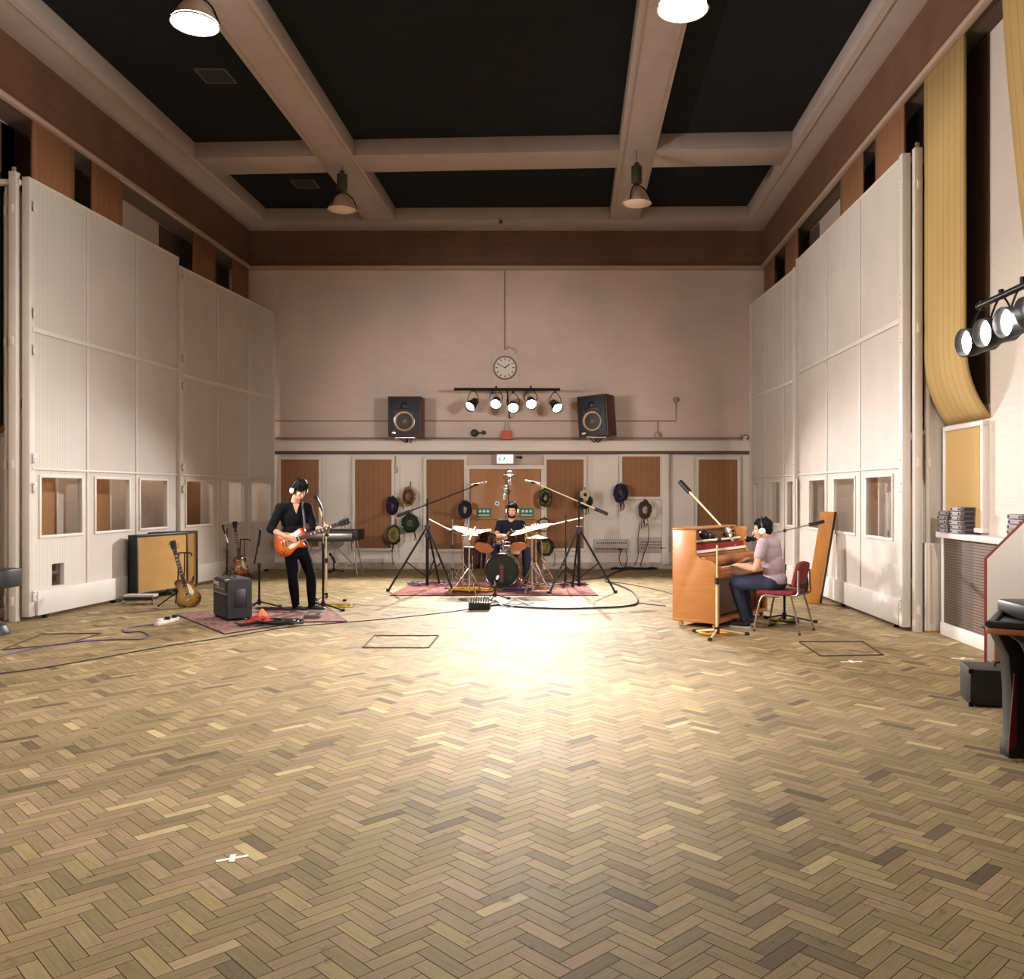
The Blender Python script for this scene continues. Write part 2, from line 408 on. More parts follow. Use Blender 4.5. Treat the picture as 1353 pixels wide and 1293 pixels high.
# ================================================================ room shell
XL, XR, Y0, Y1, ZC = -7.1, 4.2, -2.0, 18.3, 7.2
BX0, BX1 = -6.63, 3.88           # faces of the soffit bands
def floor():
    Lb, w, g = .229, .0636, .0015
    c45 = math.sqrt(.5)
    me = bpy.data.meshes.new('floor'); verts = []; faces = []; rnd = []; uvs = []
    def add(x0, y0, x1, y1, horiz):
        # pattern frame -> room frame: (w,w) runs along Y
        cx, cy = (x0+x1)/2, (y0+y1)/2
        X = (cx-cy)*c45; Y = (cx+cy)*c45
        if not (XL-.05 < X < XR+.05 and Y0-.05 < Y < Y1+.05): return
        b = len(verts)
        for (x, y) in ((x0+g, y0+g), (x1-g, y0+g), (x1-g, y1-g), (x0+g, y1-g)):
            verts.append(((x-y)*c45, (x+y)*c45, 0.0))
        faces.append((b, b+1, b+2, b+3))
        n = noise.noise((X*.9+5, Y*.9, 0))*.5+.5
        v = random.gauss(.5, .19)
        if random.random() < .05: v += random.choice((-.3, .4))
        v += (n-.5)*.5
        rnd.append(min(1, max(0, v)))
        ou, ov = random.random()*40, random.random()*40
        L_ = (x1-x0) if horiz else (y1-y0)
        q = ((0,0),(Lb,0),(Lb,w),(0,w)) if horiz else ((0,w),(0,0),(Lb,0),(Lb,w))
        for (u, v_) in q: uvs.append((u+ou, v_+ov))
    n1 = int(30/(w/c45))+10
    for j in range(-40, 60):
        for k in range(-200, 460):
            ox = k*w+j*Lb; oy = k*w-j*Lb
            X = (ox-oy)*c45; Y = (ox+oy)*c45
            if not (XL-1 < X < XR+1 and Y0-1 < Y < Y1+1): continue
            add(ox, oy, ox+Lb, oy+w, True)
            add(ox+Lb, oy+w-Lb, ox+Lb+w, oy+w, False)
    # dark joint bed under the blocks
    b = len(verts)
    verts.extend([(XL-.3, Y0-.3, -.0015), (XR+.3, Y0-.3, -.0015), (XR+.3, Y1+.3, -.0015), (XL-.3, Y1+.3, -.0015)])
    faces.append((b, b+1, b+2, b+3)); rnd.append(0); uvs.extend([(0,0)]*4)
    b = len(verts)
    for z in (-.0016, -.15):
        verts.extend([(XL-.3, Y0-.3, z), (XR+.3, Y0-.3, z), (XR+.3, Y1+.3, z), (XL-.3, Y1+.3, z)])
    for f in ((b+4, b+7, b+6, b+5), (b, b+4, b+5, b+1), (b+1, b+5, b+6, b+2), (b+2, b+6, b+7, b+3), (b+3, b+7, b+4, b)):
        faces.append(f); rnd.append(0); uvs.extend([(0,0)]*4)
    me.from_pydata(verts, [], faces); me.update()
    a = me.attributes.new('rnd', 'FLOAT', 'FACE'); a.data.foreach_set('value', rnd)
    ul = me.uv_layers.new(name='UVMap'); ul.data.foreach_set('uv', [c for p in uvs for c in p])
    me.materials.append(floor_mat()); me.materials.append(M['floorline'])
    nf = len(faces)
    for i in range(nf-6, nf): me.polygons[i].material_index = 1
    o = bpy.data.objects.new('floor', me); COL.objects.link(o); struct(o)
floor()
M['wall_back'] = brick_mat('painted_brick_back', (202,180,167), 'XZ', .3, var=.09)
M['wall_side'] = brick_mat('painted_brick_side', (192,178,166), 'YZ', .2)
M['brickred'] = brick_mat('shaded_red_brick', (110,70,60), 'YZ')
struct(MB().bb((XL-.2, Y1, -.02), (XR+.2, Y1+.2, ZC+.1)).build('wall_back', 'wall_back'))
struct(MB().bb((XL-.2, Y0-.2, -.02), (XL, Y1, ZC+.1)).build('wall_left', 'wall_side'))
struct(MB().bb((XR, Y0-.2, -.02), (XR+.2, Y1, ZC+.1)).build('wall_right', 'wall_side'))
struct(MB().bb((XL-.2, Y0-.2, -.02), (XR+.2, Y0, ZC+.1)).build('wall_front', 'wall_back'))
struct(MB().bb((XL-.2, Y0-.2, ZC), (XR+.2, Y1+.2, ZC+.2)).build('ceiling', 'black_ceiling'))
ZB = 6.94
trim_n = [0]
def trim(mb, m, bevel=0):
    trim_n[0] += 1
    return struct(mb.build('trim_%d' % trim_n[0], m, bevel=bevel))
def slab(pts, z0, z1):
    b = MB(); return b.prism(pts, Matrix.Translation((0,0,z0)), z1-z0)
# soffit band boxes (brown boarding) with their pale lip
M['band'] = wave_mat('brown_soffit_boards', (102,70,50), (80,54,40), 'Z', .19, .6, .05, .5, .12, 2.0)
trim(MB().bb((XL, Y0, 6.22), (BX0, Y1, ZB)), 'band')
trim(MB().bb((BX1, Y0, 6.22), (XR, Y1, ZB)), 'band')
trim(MB().bb((BX0, 18.16, 6.22), (BX1, Y1, ZB)), 'band')
trim(MB().bb((BX0-.05, Y0, 6.16), (BX0+.03, Y1, 6.22)), 'lip', .006)
trim(MB().bb((XL, Y0, 6.19), (BX0-.05, Y1, 6.22)), 'dark_brown')  # dark sheet paints in the shade of the recess above the drapes
trim(MB().bb((BX1-.03, Y0, 6.16), (BX1+.05, Y1, 6.22)), 'lip', .006)
trim(MB().bb((BX1+.05, Y0, 6.19), (XR, Y1, 6.22)), 'dark_brown')
trim(MB().bb((BX0+.03, 18.12, 6.16), (BX1-.03, Y1, 6.22)), 'lip', .006)
# ceiling beams
IL, IR, YB = -6.08, 3.42, 17.55
def beam(pts):
    o = trim(slab(pts, ZB, ZC), 'beam', .008)
    return o
beam([(XL, Y0), (IL, Y0), (IL, Y1), (XL, Y1)])
beam([(IR, Y0), (XR, Y0), (XR, Y1), (IR, Y1)])
beam([(IL, YB), (IR, YB-.15), (IR, Y1), (IL, Y1)])
beam([(-4.12, Y0), (-3.5, Y0), (-3.5, YB), (-4.12, YB)])
beam([(.73, Y0), (1.31, Y0), (1.31, YB-.1), (.73, YB-.1)])
for y, s in ((14.24, 1), (8.15, 1), (2.1, 1)):
    for (x0, x1) in ((IL, -4.12), (-3.5, .73), (1.31, IR)):
        ya = y-(x0-IL)/(IR-IL)*.44; yb = y-(x1-IL)/(IR-IL)*.44
        beam([(x0, ya), (x1, yb), (x1, yb+.73), (x0, ya+.75)])
# thin mouldings along the beam soffits
for (x0, x1) in ((IL-.1, IL-.08), (-4.06, -4.04), (-3.58, -3.56), (.79, .81), (1.23, 1.25), (IR+.08, IR+.1)):
    trim(MB().bb((x0, Y0, ZB-.012), (x1, YB-.1, ZB+.01)), 'lip')
for (px, py, Y) in ((285, 99, 11.3), (403, 242, 15.9)):
    Yc = F*(ZC-H)/(VY-py); x = (px-VX)*Yc/F
    v = thing('ceiling_vent', 'small square access hatch in the black ceiling, %s' % ('nearer of the two' if py < 150 else 'farther of the two'), 'ceiling hatch', (x, Yc, ZC-.012))
    b = MB()
    for (c, s) in (((0,-.2,0), (.42,.02,.02)), ((0,.2,0), (.42,.02,.02)), ((-.2,0,0), (.02,.38,.02)), ((.2,0,0), (.02,.38,.02))): b.box(c, s)
    b.build('hatch_frame', mat('grey_hatch_frame', (86,84,80), .6), v)
    MB().box((0,0,.004), (.38,.38,.012)).build('hatch_panel', mat('hatch_panel_black', (36,36,36), .8), v)

# ---- back wall dado: ledge, pilasters, frames
zb = lambda py: H-(py-VY)/64.0
xb = lambda px: (px-VX)/64.0
trim(MB().bb((XL, 18.08, 2.42), (XR, Y1, 2.63)), 'pwhite', .01)          # ledge beam
trim(MB().bb((XL, 18.2, 2.36), (XR, Y1, 2.42)), 'grey_line')  # grey strip painted as the line of shade under the ledge
trim(MB().bb((xb(874), 18.16, .1), (xb(883), Y1, 2.36)), 'pwhite', .006)
struct(MB().bb((XL, 18.2, 0), (xb(618), Y1, .13)).build('baseboard_back', mat('scuffed_skirting', (176,160,148), .6, var=.25, scale=12), bevel=.005))
struct(MB().bb((xb(718), 18.2, 0), (XR, Y1, .13)).build('baseboard_back', MATS['scuffed_skirting'], bevel=.005))
struct(MB().bb((XL, Y0, 0), (XL+.05, Y1, .13)).build('baseboard_left', 'white', bevel=.005))
def fabric_panel(x0, x1, z0, z1, label):
    p = thing('fabric_board', label, 'acoustic panel', ((x0+x1)/2, 18.3, (z0+z1)/2), 0, 'brown boarded panels on the back wall')
    w, h = x1-x0, z1-z0
    MB().box((0,-.035,0), (w,.05,h)).build('boarded_face', 'brown_fabric', p, bevel=.004)
    b = MB(); t = .06
    b.box((0,-.04,h/2+t/2), (w+2*t,.09,t)); b.box((0,-.04,-h/2-t/2), (w+2*t,.09,t)); b.box((-w/2-t/2,-.04,0), (t,.09,h)); b.box((w/2+t/2,-.04,0), (t,.09,h))
    b.build('panel_frame', 'pwhite', p, bevel=.004)
fabric_panel(xb(372), xb(422), zb(722), zb(607), 'brown boarded wall panel at the far left, behind the guitarist')
fabric_panel(xb(470), xb(518), zb(724), zb(607), 'tall brown boarded wall panel left of the yellow cable coil')
fabric_panel(xb(564), xb(613.5), zb(725), zb(607), 'tall brown boarded wall panel just left of the double door')
fabric_panel(xb(722.5), xb(771), zb(724), zb(607), 'tall brown boarded wall panel just right of the double door')
fabric_panel(xb(822), xb(872), zb(656), zb(603), 'short square brown wall panel above the red cable coil')
fabric_panel(xb(923), xb(974), zb(722), zb(607), 'tall brown wall panel at the far right, behind the piano')
# blank white panels with raised frames
for (x0, x1, y0, y1) in ((472, 520, 738, 746), (785, 830, 733, 747), (726, 770, 733, 748), (431, 462, 606, 738), (886, 916, 606, 738), (528, 556, 606, 738), (781, 816, 606, 706)):
    b = MB(); X0, X1, Z0, Z1 = xb(x0), xb(x1), zb(y1), zb(y0); t = .025
    for (c, s) in ((((X0+X1)/2, 18.275, Z1), (X1-X0, .03, t)), (((X0+X1)/2, 18.275, Z0), (X1-X0, .03, t)), ((X0, 18.275, (Z0+Z1)/2), (t, .03, Z1-Z0-t)), ((X1, 18.275, (Z0+Z1)/2), (t, .03, Z1-Z0-t))): b.box(c, s)
    trim(b, 'pwhite')
# smooth painted wall below the ledge
trim(MB().bb((XL, 18.285, .13), (xb(621)-.05, 18.3, 2.36)), 'pwhite')
trim(MB().bb((xb(715)+.05, 18.285, .13), (XR, 18.3, 2.36)), 'pwhite')
# ---- double door
dr = bpy.data.objects.new('door_1', None); COL.objects.link(dr); struct(dr); dr.location = ((xb(621)+xb(715))/2, 18.3, 0)
W = xb(715)-xb(621); HD = zb(620)
for s in (-1, 1):
    lf = MB().box((s*W/4, -.04, HD/2), (W/2-.012, .05, HD-.02)).build('door_leaf', 'door_wood', dr, bevel=.004)
    MB().box((s*W/4, -.078, 1.02), (W/2-.1, .02, .05)).cyl((s*W/4-.25, -.12, 1.02), (s*W/4+.25, -.12, 1.02), .014).cyl((s*.1, -.07, 1.02), (s*.1, -.12, 1.02), .012).cyl((s*.6, -.07, 1.02), (s*.6, -.12, 1.02), .012).build('push_bar', 'brass', lf)
    for zz in (.06,): MB().box((s*W/4, -.07, .14), (W/2-.1, .006, .2)).build('kick_plate', mat('kick_plate_brown', (120,78,52), .5), lf)
    sg = MB().box((s*.44, -.069, zb(677)), (.3, .006, .19)).build('fire_sign', 'green_sign', lf)
    b = MB()
    for k in (-1, 0, 1): b.box((s*.44+k*.08, -.073, zb(677)+.03), (.05, .003, .05), (0, k*.5, 0))
    b.box((s*.44, -.073, zb(677)-.05), (.24, .003, .018)); b.build('sign_mark', 'white_plate', sg)
    rd = MB().lathe([(0,0),(.05,0),(.05,.008),(0,.008)], (s*.17, -.066, zb(665)), (0,-1,0)).build('round_plate', 'white_plate', lf)
    MB().lathe([(0,0),(.02,0),(.02,.006),(0,.006)], (s*.17, -.074, zb(665)), (0,-1,0)).build('keyhole_cover', 'black', rd)
b = MB(); t = .09
b.box((0,-.05,HD+t/2), (W+2*t,.11,t)); b.box((-W/2-t/2,-.05,HD/2), (t,.11,HD)); b.box((W/2+t/2,-.05,HD/2), (t,.11,HD))
b.build('door_frame', 'pwhite', dr, bevel=.006)

# ---------------------------------------------------------------- hanging curved quilts along both side walls
M['quilt'] = wave_mat('mustard_quilted_drape', (174,144,90), (136,106,64), 'Y', .14, .9, .05, .8, .05, 1.2)
M['quilt_far'] = wave_mat('brown_quilted_drape', (152,104,68), (118,78,50), 'Y', .14, .9, .05, .8, .07, 1.2)
def quilt(side, ya, yb, label, m='quilt_far', zbot=2.32, xb_=None, curve=1.0, reach=None, pw=2.4):
    xf = BX1+.06 if side > 0 else BX0-.06
    xw = XR-.005 if side > 0 else XL+.005
    if reach is None: reach = abs(xw-xf)
    path = [(xf, z) for z in (6.17, 5.2, 4.2) if z > zbot+curve+.05]+[(xf, zbot+curve)]
    for i in range(1, 11):
        t = i/10; path.append((xf+math.copysign(reach, side)*(t**pw), zbot+curve*(1-t)**1.0))
    th = .03; b = MB(); y0, y1 = min(ya, yb), max(ya, yb); N = 8
    rows = []
    for (x, z) in path:
        rows.append([b.bm.verts.new((x, y0+(y1-y0)*k/N, z)) for k in range(N+1)])
    for r0, r1 in zip(rows, rows[1:]):
        for k in range(N): b.face([r0[k], r0[k+1], r1[k+1], r1[k]])
    bmesh.ops.recalc_face_normals(b.bm, faces=b.bm.faces)
    o = b.build('acoustic_drape', m, recalc=False)
    md = o.modifiers.new('s', 'SOLIDIFY'); md.thickness = th; md.offset = 0
    bake(o)
    tag(o, label, 'acoustic drape', 'curved quilted drapes hung under the wall soffits')
    shade_sheet = MB().bb((XR-.02 if side > 0 else XL, y0+.02, zbot+.15), (XR if side > 0 else XL+.02, y1-.02, 6.16))
    trim(shade_sheet, 'dark_brown')  # dark sheet on the wall paints the shade behind the drape
    return o
LQ = [(10.95, 11.86), (12.3, 13.12), (15.6, 16.55), (17.4, 18.22)]
for i_, ((a, c), t) in enumerate(zip(LQ, ('nearest drape above the left screens', 'second drape above the left screens, left of the bare wall', 'third drape above the left screens, right of the bare wall', 'drape in the far left corner under the soffit'))):
    quilt(-1, a, c, 'brown quilted wall '+t)
    trim(MB().bb((XL, a-.42 if i_ else a+.28, 2.4), (XL+.02, a-.02, 6.16)), 'dark_brown')  # dark strip paints the shaded gap beside each left drape
quilt(1, 8.9, 9.9, 'wide mustard quilted drape curving down to the wall above the mustard panel', 'quilt', 2.32, curve=.85, pw=2.6)
quilt(1, 7.05, 8.1, 'mustard quilted drape at the right edge of the view, swept back to the wall', 'quilt', 3.4, curve=2.7, pw=1.3)
for (a, c), t in zip([(10.5, 11.5), (12.0, 13.0), (15.5, 16.4), (17.3, 18.17)], ('just left of the wide mustard drape', 'second from the wide mustard drape', 'above the far right screen', 'in the far right corner')):
    quilt(1, a, c, 'brown quilted drape on the right wall, '+t)
    trim(MB().bb((XR-.02, a-.42, 2.4), (XR, a-.02, 6.16)), 'dark_brown')  # shade between the right drapes, put in as a dark strip
# lower fabric panels on the side walls (seen through the screen windows)
def side_panel(side, y0, y1, z0, z1, m, label):
    x = XR if side > 0 else XL
    p = thing('wall_fabric_panel', label, 'acoustic panel', (x, (y0+y1)/2, (z0+z1)/2), 0, 'fabric panels low on the side walls')
    MB().box((-side*.03, 0, 0), (.05, y1-y0, z1-z0)).build('fabric_face', m, p, bevel=.006)
    b = MB(); h = z1-z0; w = y1-y0; t = .05
    b.box((-side*.035,0,h/2+t/2), (.07,w+2*t,t)); b.box((-side*.035,0,-h/2-t/2), (.07,w+2*t,t)); b.box((-side*.035,-w/2-t/2,0), (.07,t,h)); b.box((-side*.035,w/2+t/2,0), (.07,t,h))
    b.build('panel_frame', 'white', p, bevel=.004)
side_panel(1, 8.98, 9.84, 1.2, 2.24, 'yellow_fabric', 'mustard fabric wall panel under the wide curved drape')
for (a, c), t in zip([(10.5, 11.5), (12.0, 13.0), (15.5, 16.4)], ('nearest screen window', 'second screen window', 'far screen')):
    side_panel(1, a, c, .5, 2.2, 'brown_fabric', 'brown fabric panel seen behind the right-hand '+t)
for (a, c), t in zip([(11.0, 12.06), (12.75, 13.45), (15.9, 16.75)], ('first window from the left edge', 'second window from the left edge', 'first window of the farther screen')):
    side_panel(-1, a, c, .5, 2.2, mat('tan_fabric', (150,106,66), .9, var=.06, scale=80), 'tan fabric panel seen through the left screen, '+t)

# ---------------------------------------------------------------- tall sliding screens
M['ribbed'] = wave_mat('ribbed_white_board', (198,190,180), (176,168,158), 'X', .05, .6, .16, .5, .02, 1.5)
M['board'] = wave_mat('soft_white_board', (196,184,174), (184,172,163), 'X', .024, .65, .2, .15, .05, 1.6)
M['kick'] = mat('screen_kick_board', (204,196,188), .5, var=.05, scale=2)
def screen(p0, p1, Ht, seam, bounds, wins, n, label, ribbed=(), cut=None):
    p0 = Vector((p0[0], p0[1], 0)); p1 = Vector((p1[0], p1[1], 0)); d = p1-p0; Ln = d.length
    t = thing('acoustic_screen', label, 'acoustic screen', p0, math.atan2(d.y, d.x))
    T = .05; z0 = .05; wz0, wz1 = 1.03, 1.75
    for i, (a, c) in enumerate(zip(bounds, bounds[1:])):
        w0, w1 = wins[i]; b = MB()
        b.bb((a+.004, -T/2, wz1), (c-.004, T/2, Ht-.02)); b.bb((a+.004, -T/2, wz0), (w0, T/2, wz1)); b.bb((w1, -T/2, wz0), (c-.004, T/2, wz1))
        if cut and i == 0:
            c0, c1, cz0, cz1 = cut
            b.bb((a+.004, -T/2, z0+.3), (c0, T/2, wz0)); b.bb((c1, -T/2, z0+.3), (c-.004, T/2, wz0))
            b.bb((c0, -T/2, z0+.3), (c1, T/2, cz0)); b.bb((c0, -T/2, cz1), (c1, T/2, wz0))
        else: b.bb((a+.004, -T/2, z0+.3), (c-.004, T/2, wz0))
        b.build('screen_board', 'ribbed' if i in ribbed else 'board', t)
        MB().bb((w0, -.006, wz0), (w1, .006, wz1)).build('window_pane', 'glass', t)
        b = MB(); f = .035; y0, y1 = (T/2, T/2+.015); y0, y1 = sorted((n*y0, n*y1))
        b.bb((w0-f, y0, wz1), (w1+f, y1, wz1+f)); b.bb((w0-f, y0, wz0-f), (w1+f, y1, wz0)); b.bb((w0-f, y0, wz0), (w0, y1, wz1)); b.bb((w1, y0, wz0), (w1+f, y1, wz1))
        b.build('window_frame', 'white', t, bevel=.003)
    y0, y1 = sorted((n*T/2, n*(T/2+.012)))
    for c in bounds[1:-1]: MB().bb((c-.022, y0, .34), (c+.022, y1, Ht-.02)).build('vertical_batten', 'white', t, bevel=.003)
    ya, yb_ = sorted((n*(T/2+.012), n*(T/2+.02)))
    MB().bb((.0, ya, seam-.03), (Ln, yb_, seam+.03)).build('horizontal_batten', 'white', t, bevel=.003)
    MB().bb((.0, ya, wz1+.09), (Ln, yb_, wz1+.12)).build('horizontal_batten', 'white', t, bevel=.003)
    MB().bb((0, -T/2-.01, Ht-.03), (Ln, T/2+.01, Ht)).build('top_rail', 'white', t, bevel=.004)
    y0, y1 = sorted((-n*T/2, n*(T/2+.03)))
    MB().bb((.08, y0, z0), (Ln-.02, y1, z0+.3)).build('kick_board', 'kick', t, bevel=.006)
    for xx in (-.05, Ln): 
        MB().bb((xx, -T/2-.01, z0), (xx+.1 if xx < 0 else xx+.05, T/2+.035*1, Ht)).build('edge_post', 'white', t, bevel=.006)
    for z in (5.05, 3.75, 3.3, 1.98, 1.62, .3):
        if z > Ht-.05: continue
        b = MB(); yy = n*(T/2+.04); b.box((.015, yy-.004*n, z), (.06, .006, .13))
        for dx, dz in ((.0, .045), (.0, -.045), (.03, .0)): b.cyl((dx, yy-.004*n, z+dz), (dx, yy+.008*n, z+dz), .009, n=8)
        b.build('bolt_plate', 'white', t, bevel=.001)
    for q in (.3, Ln/2, Ln-.3): MB().cyl((q, -.03, .03), (q, .03, .03), .03).build('caster', 'rubber', t)
    return t
def along(p0, p1, pxs):
    """distances along the screen foot where the photograph's vertical lines cross it"""
    out = []
    for px in pxs:
        k = (px-VX)/F; x0, y0 = p0; dx, dy = p1[0]-x0, p1[1]-y0
        s = (k*y0-x0)/(dx-k*dy); out.append(s*math.hypot(dx, dy))
    return out
def mk(p0, p1, Ht, seam, b_, w_, n, label, ribbed=(), cut=None):
    Ln = math.hypot(p1[0]-p0[0], p1[1]-p0[1])
    bs = [0]+along(p0, p1, b_)+[Ln]; w = along(p0, p1, w_); ws = [tuple(sorted((w[i], w[i+1]))) for i in range(0, len(w), 2)]
    return screen(p0, p1, Ht, seam, bs, ws, n, label, ribbed, cut)
S1 = ((-6.63, 10.8), (-6.45, 14.38)); S2 = ((-6.40, 14.42), (-6.13, 18.05))
cu = along(*S1, (66, 82))
mk(*S1, 5.4, 3.56, (113, 178), (51, 105, 124, 168, 183, 218), -1, 'tall white windowed screen on the left, the nearer section with a small cut-out hole', (0,), (cu[0], cu[1], .38, .66))
mk(*S2, 5.25, 3.48, (285, 327), (244, 278, 292, 320, 330, 355), -1, 'tall white windowed screen on the left, the farther section behind the guitarist')
S3 = ((3.76, 10.0), (3.70, 14.42)); S4 = ((3.66, 14.46), (3.5, 17.2))
mk(*S3, 5.38, 3.52, (1139, 1095), (1182, 1148, 1132, 1105, 1093, 1072), 1, 'tall white windowed screen on the right, the nearer section beside the piano')
mk(*S4, 5.24, 3.4, (1038, 1014), (1055, 1043, 1033, 1021, 1012, 1000), 1, 'tall white windowed screen on the right, the farther section')

# posts and tracks beside the near ends of the screens
def post(x, y, r, z1, label, boxy=False):
    t = thing('guide_post', label, 'post', (x, y, 0))
    if boxy: MB().bb((-r, -r, 0), (r, r, z1)).build('post_shaft', 'white', t, bevel=.006)
    else: MB().cyl((0,0,0), (0,0,z1), r, n=16).build('post_shaft', 'white', t)
    MB().cyl((0,0,z1), (0,0,z1+.06), r*.6, n=10).build('post_cap', 'steel', t)
    for z in (.25, 1.9, 3.4, 5.0): MB().box((0,-r-.005,z), (.03,.02,.1)).build('bolt_plate', 'pwhite', t)
post(-6.78, 10.75, .045, 5.45, 'square white guide post at the near end of the left screens', True)
post(-6.93, 10.85, .03, 5.3, 'thin white guide pipe between the left wall and the square post')
post(3.86, 9.93, .045, 5.42, 'square white guide post at the near end of the right screens', True)
post(3.98, 9.93, .028, 5.3, 'thin white guide pipe beside the right square post')
tag(MB().bb((-7.09, 10.72, 5.3), (-6.7, 10.8, 5.36)).build('top_bracket', 'white', bevel=.004), 'white horizontal bracket tying the left guide posts to the wall', 'bracket')
tag(MB().bb((3.82, 9.98, 5.3), (4.19, 10.05, 5.36)).build('top_bracket', 'white', bevel=.004), 'white horizontal bracket tying the right guide posts to the wall', 'bracket')

tag(MB().bb((-7.09, 11.0, 0), (-6.74, 11.05, 5.3)).build('corner_upright', 'ribbed', bevel=.008), 'flat ribbed white upright closing the gap behind the left guide posts', 'upright')
# small unseen lamps added behind the screens to brighten what the windows show
for (x, y, sx, lb) in ((XL, 11.9, 1, 'behind the nearer left screen'), (XL, 13.6, 1, 'behind the middle of the left screens'), (XL, 15.1, 1, 'behind the farther left screen'), (XL, 17.0, 1, 'behind the far end of the left screens'),
                       (XR, 11.8, -1, 'behind the nearer right screen'), (XR, 13.6, -1, 'behind the middle of the right screens'), (XR, 16.0, -1, 'behind the farther right screen')):
    t = thing('added_fill_lamp', 'small round added fill lamp on the side wall, '+lb, 'fill lamp', (x, y, 2.62), 0, 'added fill lamps behind the screens')
    MB().lathe([(0,.03),(.1,.03),(.11,.02),(.11,0),(0,0)], (0,0,0), (sx,0,0), 20).build('lamp_base', 'steel', t)
    MB().lathe([(0,.1),(.05,.09),(.08,.06),(.09,.031),(0,.031)], (0,0,0), (sx,0,0), 20).build('lamp_glass', mat('fill_lamp_glass', (255,240,220), .5, emit=((255,232,205), 6)), t)
    ld = bpy.data.lights.new('fill_lamp_glow', 'POINT'); ld.energy = 16; ld.color = (1,.86,.74); ld.shadow_soft_size = .09
    lo = bpy.data.objects.new('fill_lamp_glow', ld); COL.objects.link(lo); lo.parent = t; lo.location = (sx*.22,0,-.1)
# ================================================================ things on the back wall
YW = 18.3
def wall_pt(px, py, off=0): return Vector((xb(px), YW-off, zb(py)))
# conduits
def conduit(pts, label, r=.011):
    return tag(MB().tube(pts, r, 6).build('conduit', 'grey_conduit', sharp=1.2), label, 'conduit')
M['grey_conduit'] = mat('grey_conduit', (150,126,112), .5)
conduit([wall_pt(667, 357, .02), wall_pt(667, 462, .02)], 'thin vertical conduit running from the soffit down to the clock')
conduit([wall_pt(345, 556, .02), wall_pt(893, 556, .02), wall_pt(893, 532, .02)], 'long horizontal conduit across the back wall with a riser to the round box')
conduit([wall_pt(869, 556, .02), wall_pt(869, 570, .02)], 'short conduit drop to the small round bell')
conduit([wall_pt(345, 579, .06), wall_pt(994, 579, .06)], 'fat cable trunk lying along the top of the ledge', .022)
conduit([wall_pt(668, 462, .03)+Vector((.02,0,0)), wall_pt(671, 458, .03), wall_pt(676, 460, .03), wall_pt(682, 463, .03), wall_pt(682, 467, .03)], 'loop of loose cable above the clock', .009)
t = thing('junction_box', 'round grey junction box high on the back wall, right of the tilted speaker', 'junction box', wall_pt(893, 528))
MB().lathe([(0,.05),(.05,.05),(.06,.03),(.06,0),(0,0)], (0,0,0), (0,-1,0)).build('box_cover', 'grey_conduit', t)
t = thing('wall_bell', 'small round wall bell above the ledge, near the right end', 'bell', wall_pt(869, 575))
MB().lathe([(0,.08),(.03,.08),(.07,.05),(.08,.02),(.08,0),(0,0)], (0,0,0), (0,-1,0)).build('bell_dome', mat('bell_grey', (176,156,142), .4), t)
MB().cyl((0,-.08,0), (0,-.1,0), .015).build('bell_nut', 'steel', t)
t = thing('camera', 'small silver security camera at the right end of the ledge', 'camera', P(984, 577, 18.1))
MB().box((0,0,0), (.1,.16,.08)).cyl((0,-.08,0), (0,-.12,0), .03).build('camera_housing', 'steel', t, bevel=.006)
MB().bb((-.02,-.02,-.12), (.02,.02,-.04)).build('camera_mount', 'white', t)
for px, py, lb in ((924, 622, 'between the square wall panel and the far right panel'), (523, 621, 'above the yellow cable coil')):
    t = thing('pull_switch', 'small grey pull switch '+lb, 'switch', wall_pt(px, py))
    MB().bb((-.035,-.05,-.06), (.035,0,.06)).build('switch_body', mat('switch_grey', (170,158,148), .5), t, bevel=.01)
    MB().cyl((0,-.025,.06), (0,-.025,.3), .006, n=6).build('switch_cord', 'grey_conduit', t)
# clock
t = thing('wall_clock', 'round wall clock on a square backboard above the lamp bar', 'clock', wall_pt(667.5, 486))
MB().box((0,-.015,0), (.56,.03,.56)).build('backboard', 'wall_back_plain' if False else mat('clock_backboard', (206,188,174), .6), t, bevel=.004)
MB().lathe([(0,.05),(.215,.05),(.235,.055),(.25,.04),(.25,.02),(0,.02)], (0,0,0), (0,-1,0), 40).build('clock_case', mat('clock_bezel', (130,116,106), .4), t)
MB().lathe([(0,.056),(.213,.056),(.213,.05),(0,.05)], (0,0,0), (0,-1,0), 40).build('clock_dial', mat('clock_dial', (226,214,200), .5), t)
b = MB()
for k in range(12):
    a = k*math.pi/6; b.box((math.sin(a)*.175, -.058, math.cos(a)*.175), (.018, .004, .05), (0, a, 0))
b.build('hour_marks', 'black', t)
MB().box((math.sin(R(52))*.05, -.062, math.cos(R(52))*.05), (.02,.004,.13), (0, R(52), 0)).build('hour_hand', 'black', t)
MB().box((math.sin(R(-62))*.07, -.066, math.cos(R(-62))*.07), (.014,.004,.18), (0, R(-62), 0)).build('minute_hand', 'black', t)
# exit sign
t = thing('exit_sign', 'lit white exit sign box above the double door', 'exit sign', P(667.5, 606.5, 18.05))
MB().box((0,0,0), (.36,.1,.21)).build('sign_box', mat('sign_box_cream', (214,196,178), .5), t, bevel=.008)
MB().box((0,-.055,0), (.31,.012,.16)).build('sign_face', 'exit_on', t)
b = MB(); b.sph((-.02,-.063,.045), (.014,.004,.014)).box((-.015,-.063,.01), (.03,.004,.05), (0,R(15),0)).box((.01,-.063,-.03), (.05,.004,.014), (0,R(35),0)).box((-.04,-.063,-.03), (.05,.004,.014), (0,R(-35),0))
b.build('running_figure', mat('exit_green', (60,160,150), .5), t); MB().box((.09,-.063,0), (.05,.004,.014)).build('arrow', mat('exit_green', (60,160,150)), t); MB().box((-.1,-.063,-.005), (.03,.004,.09)).build('doorway_mark', mat('exit_green', (60,160,150)), t)
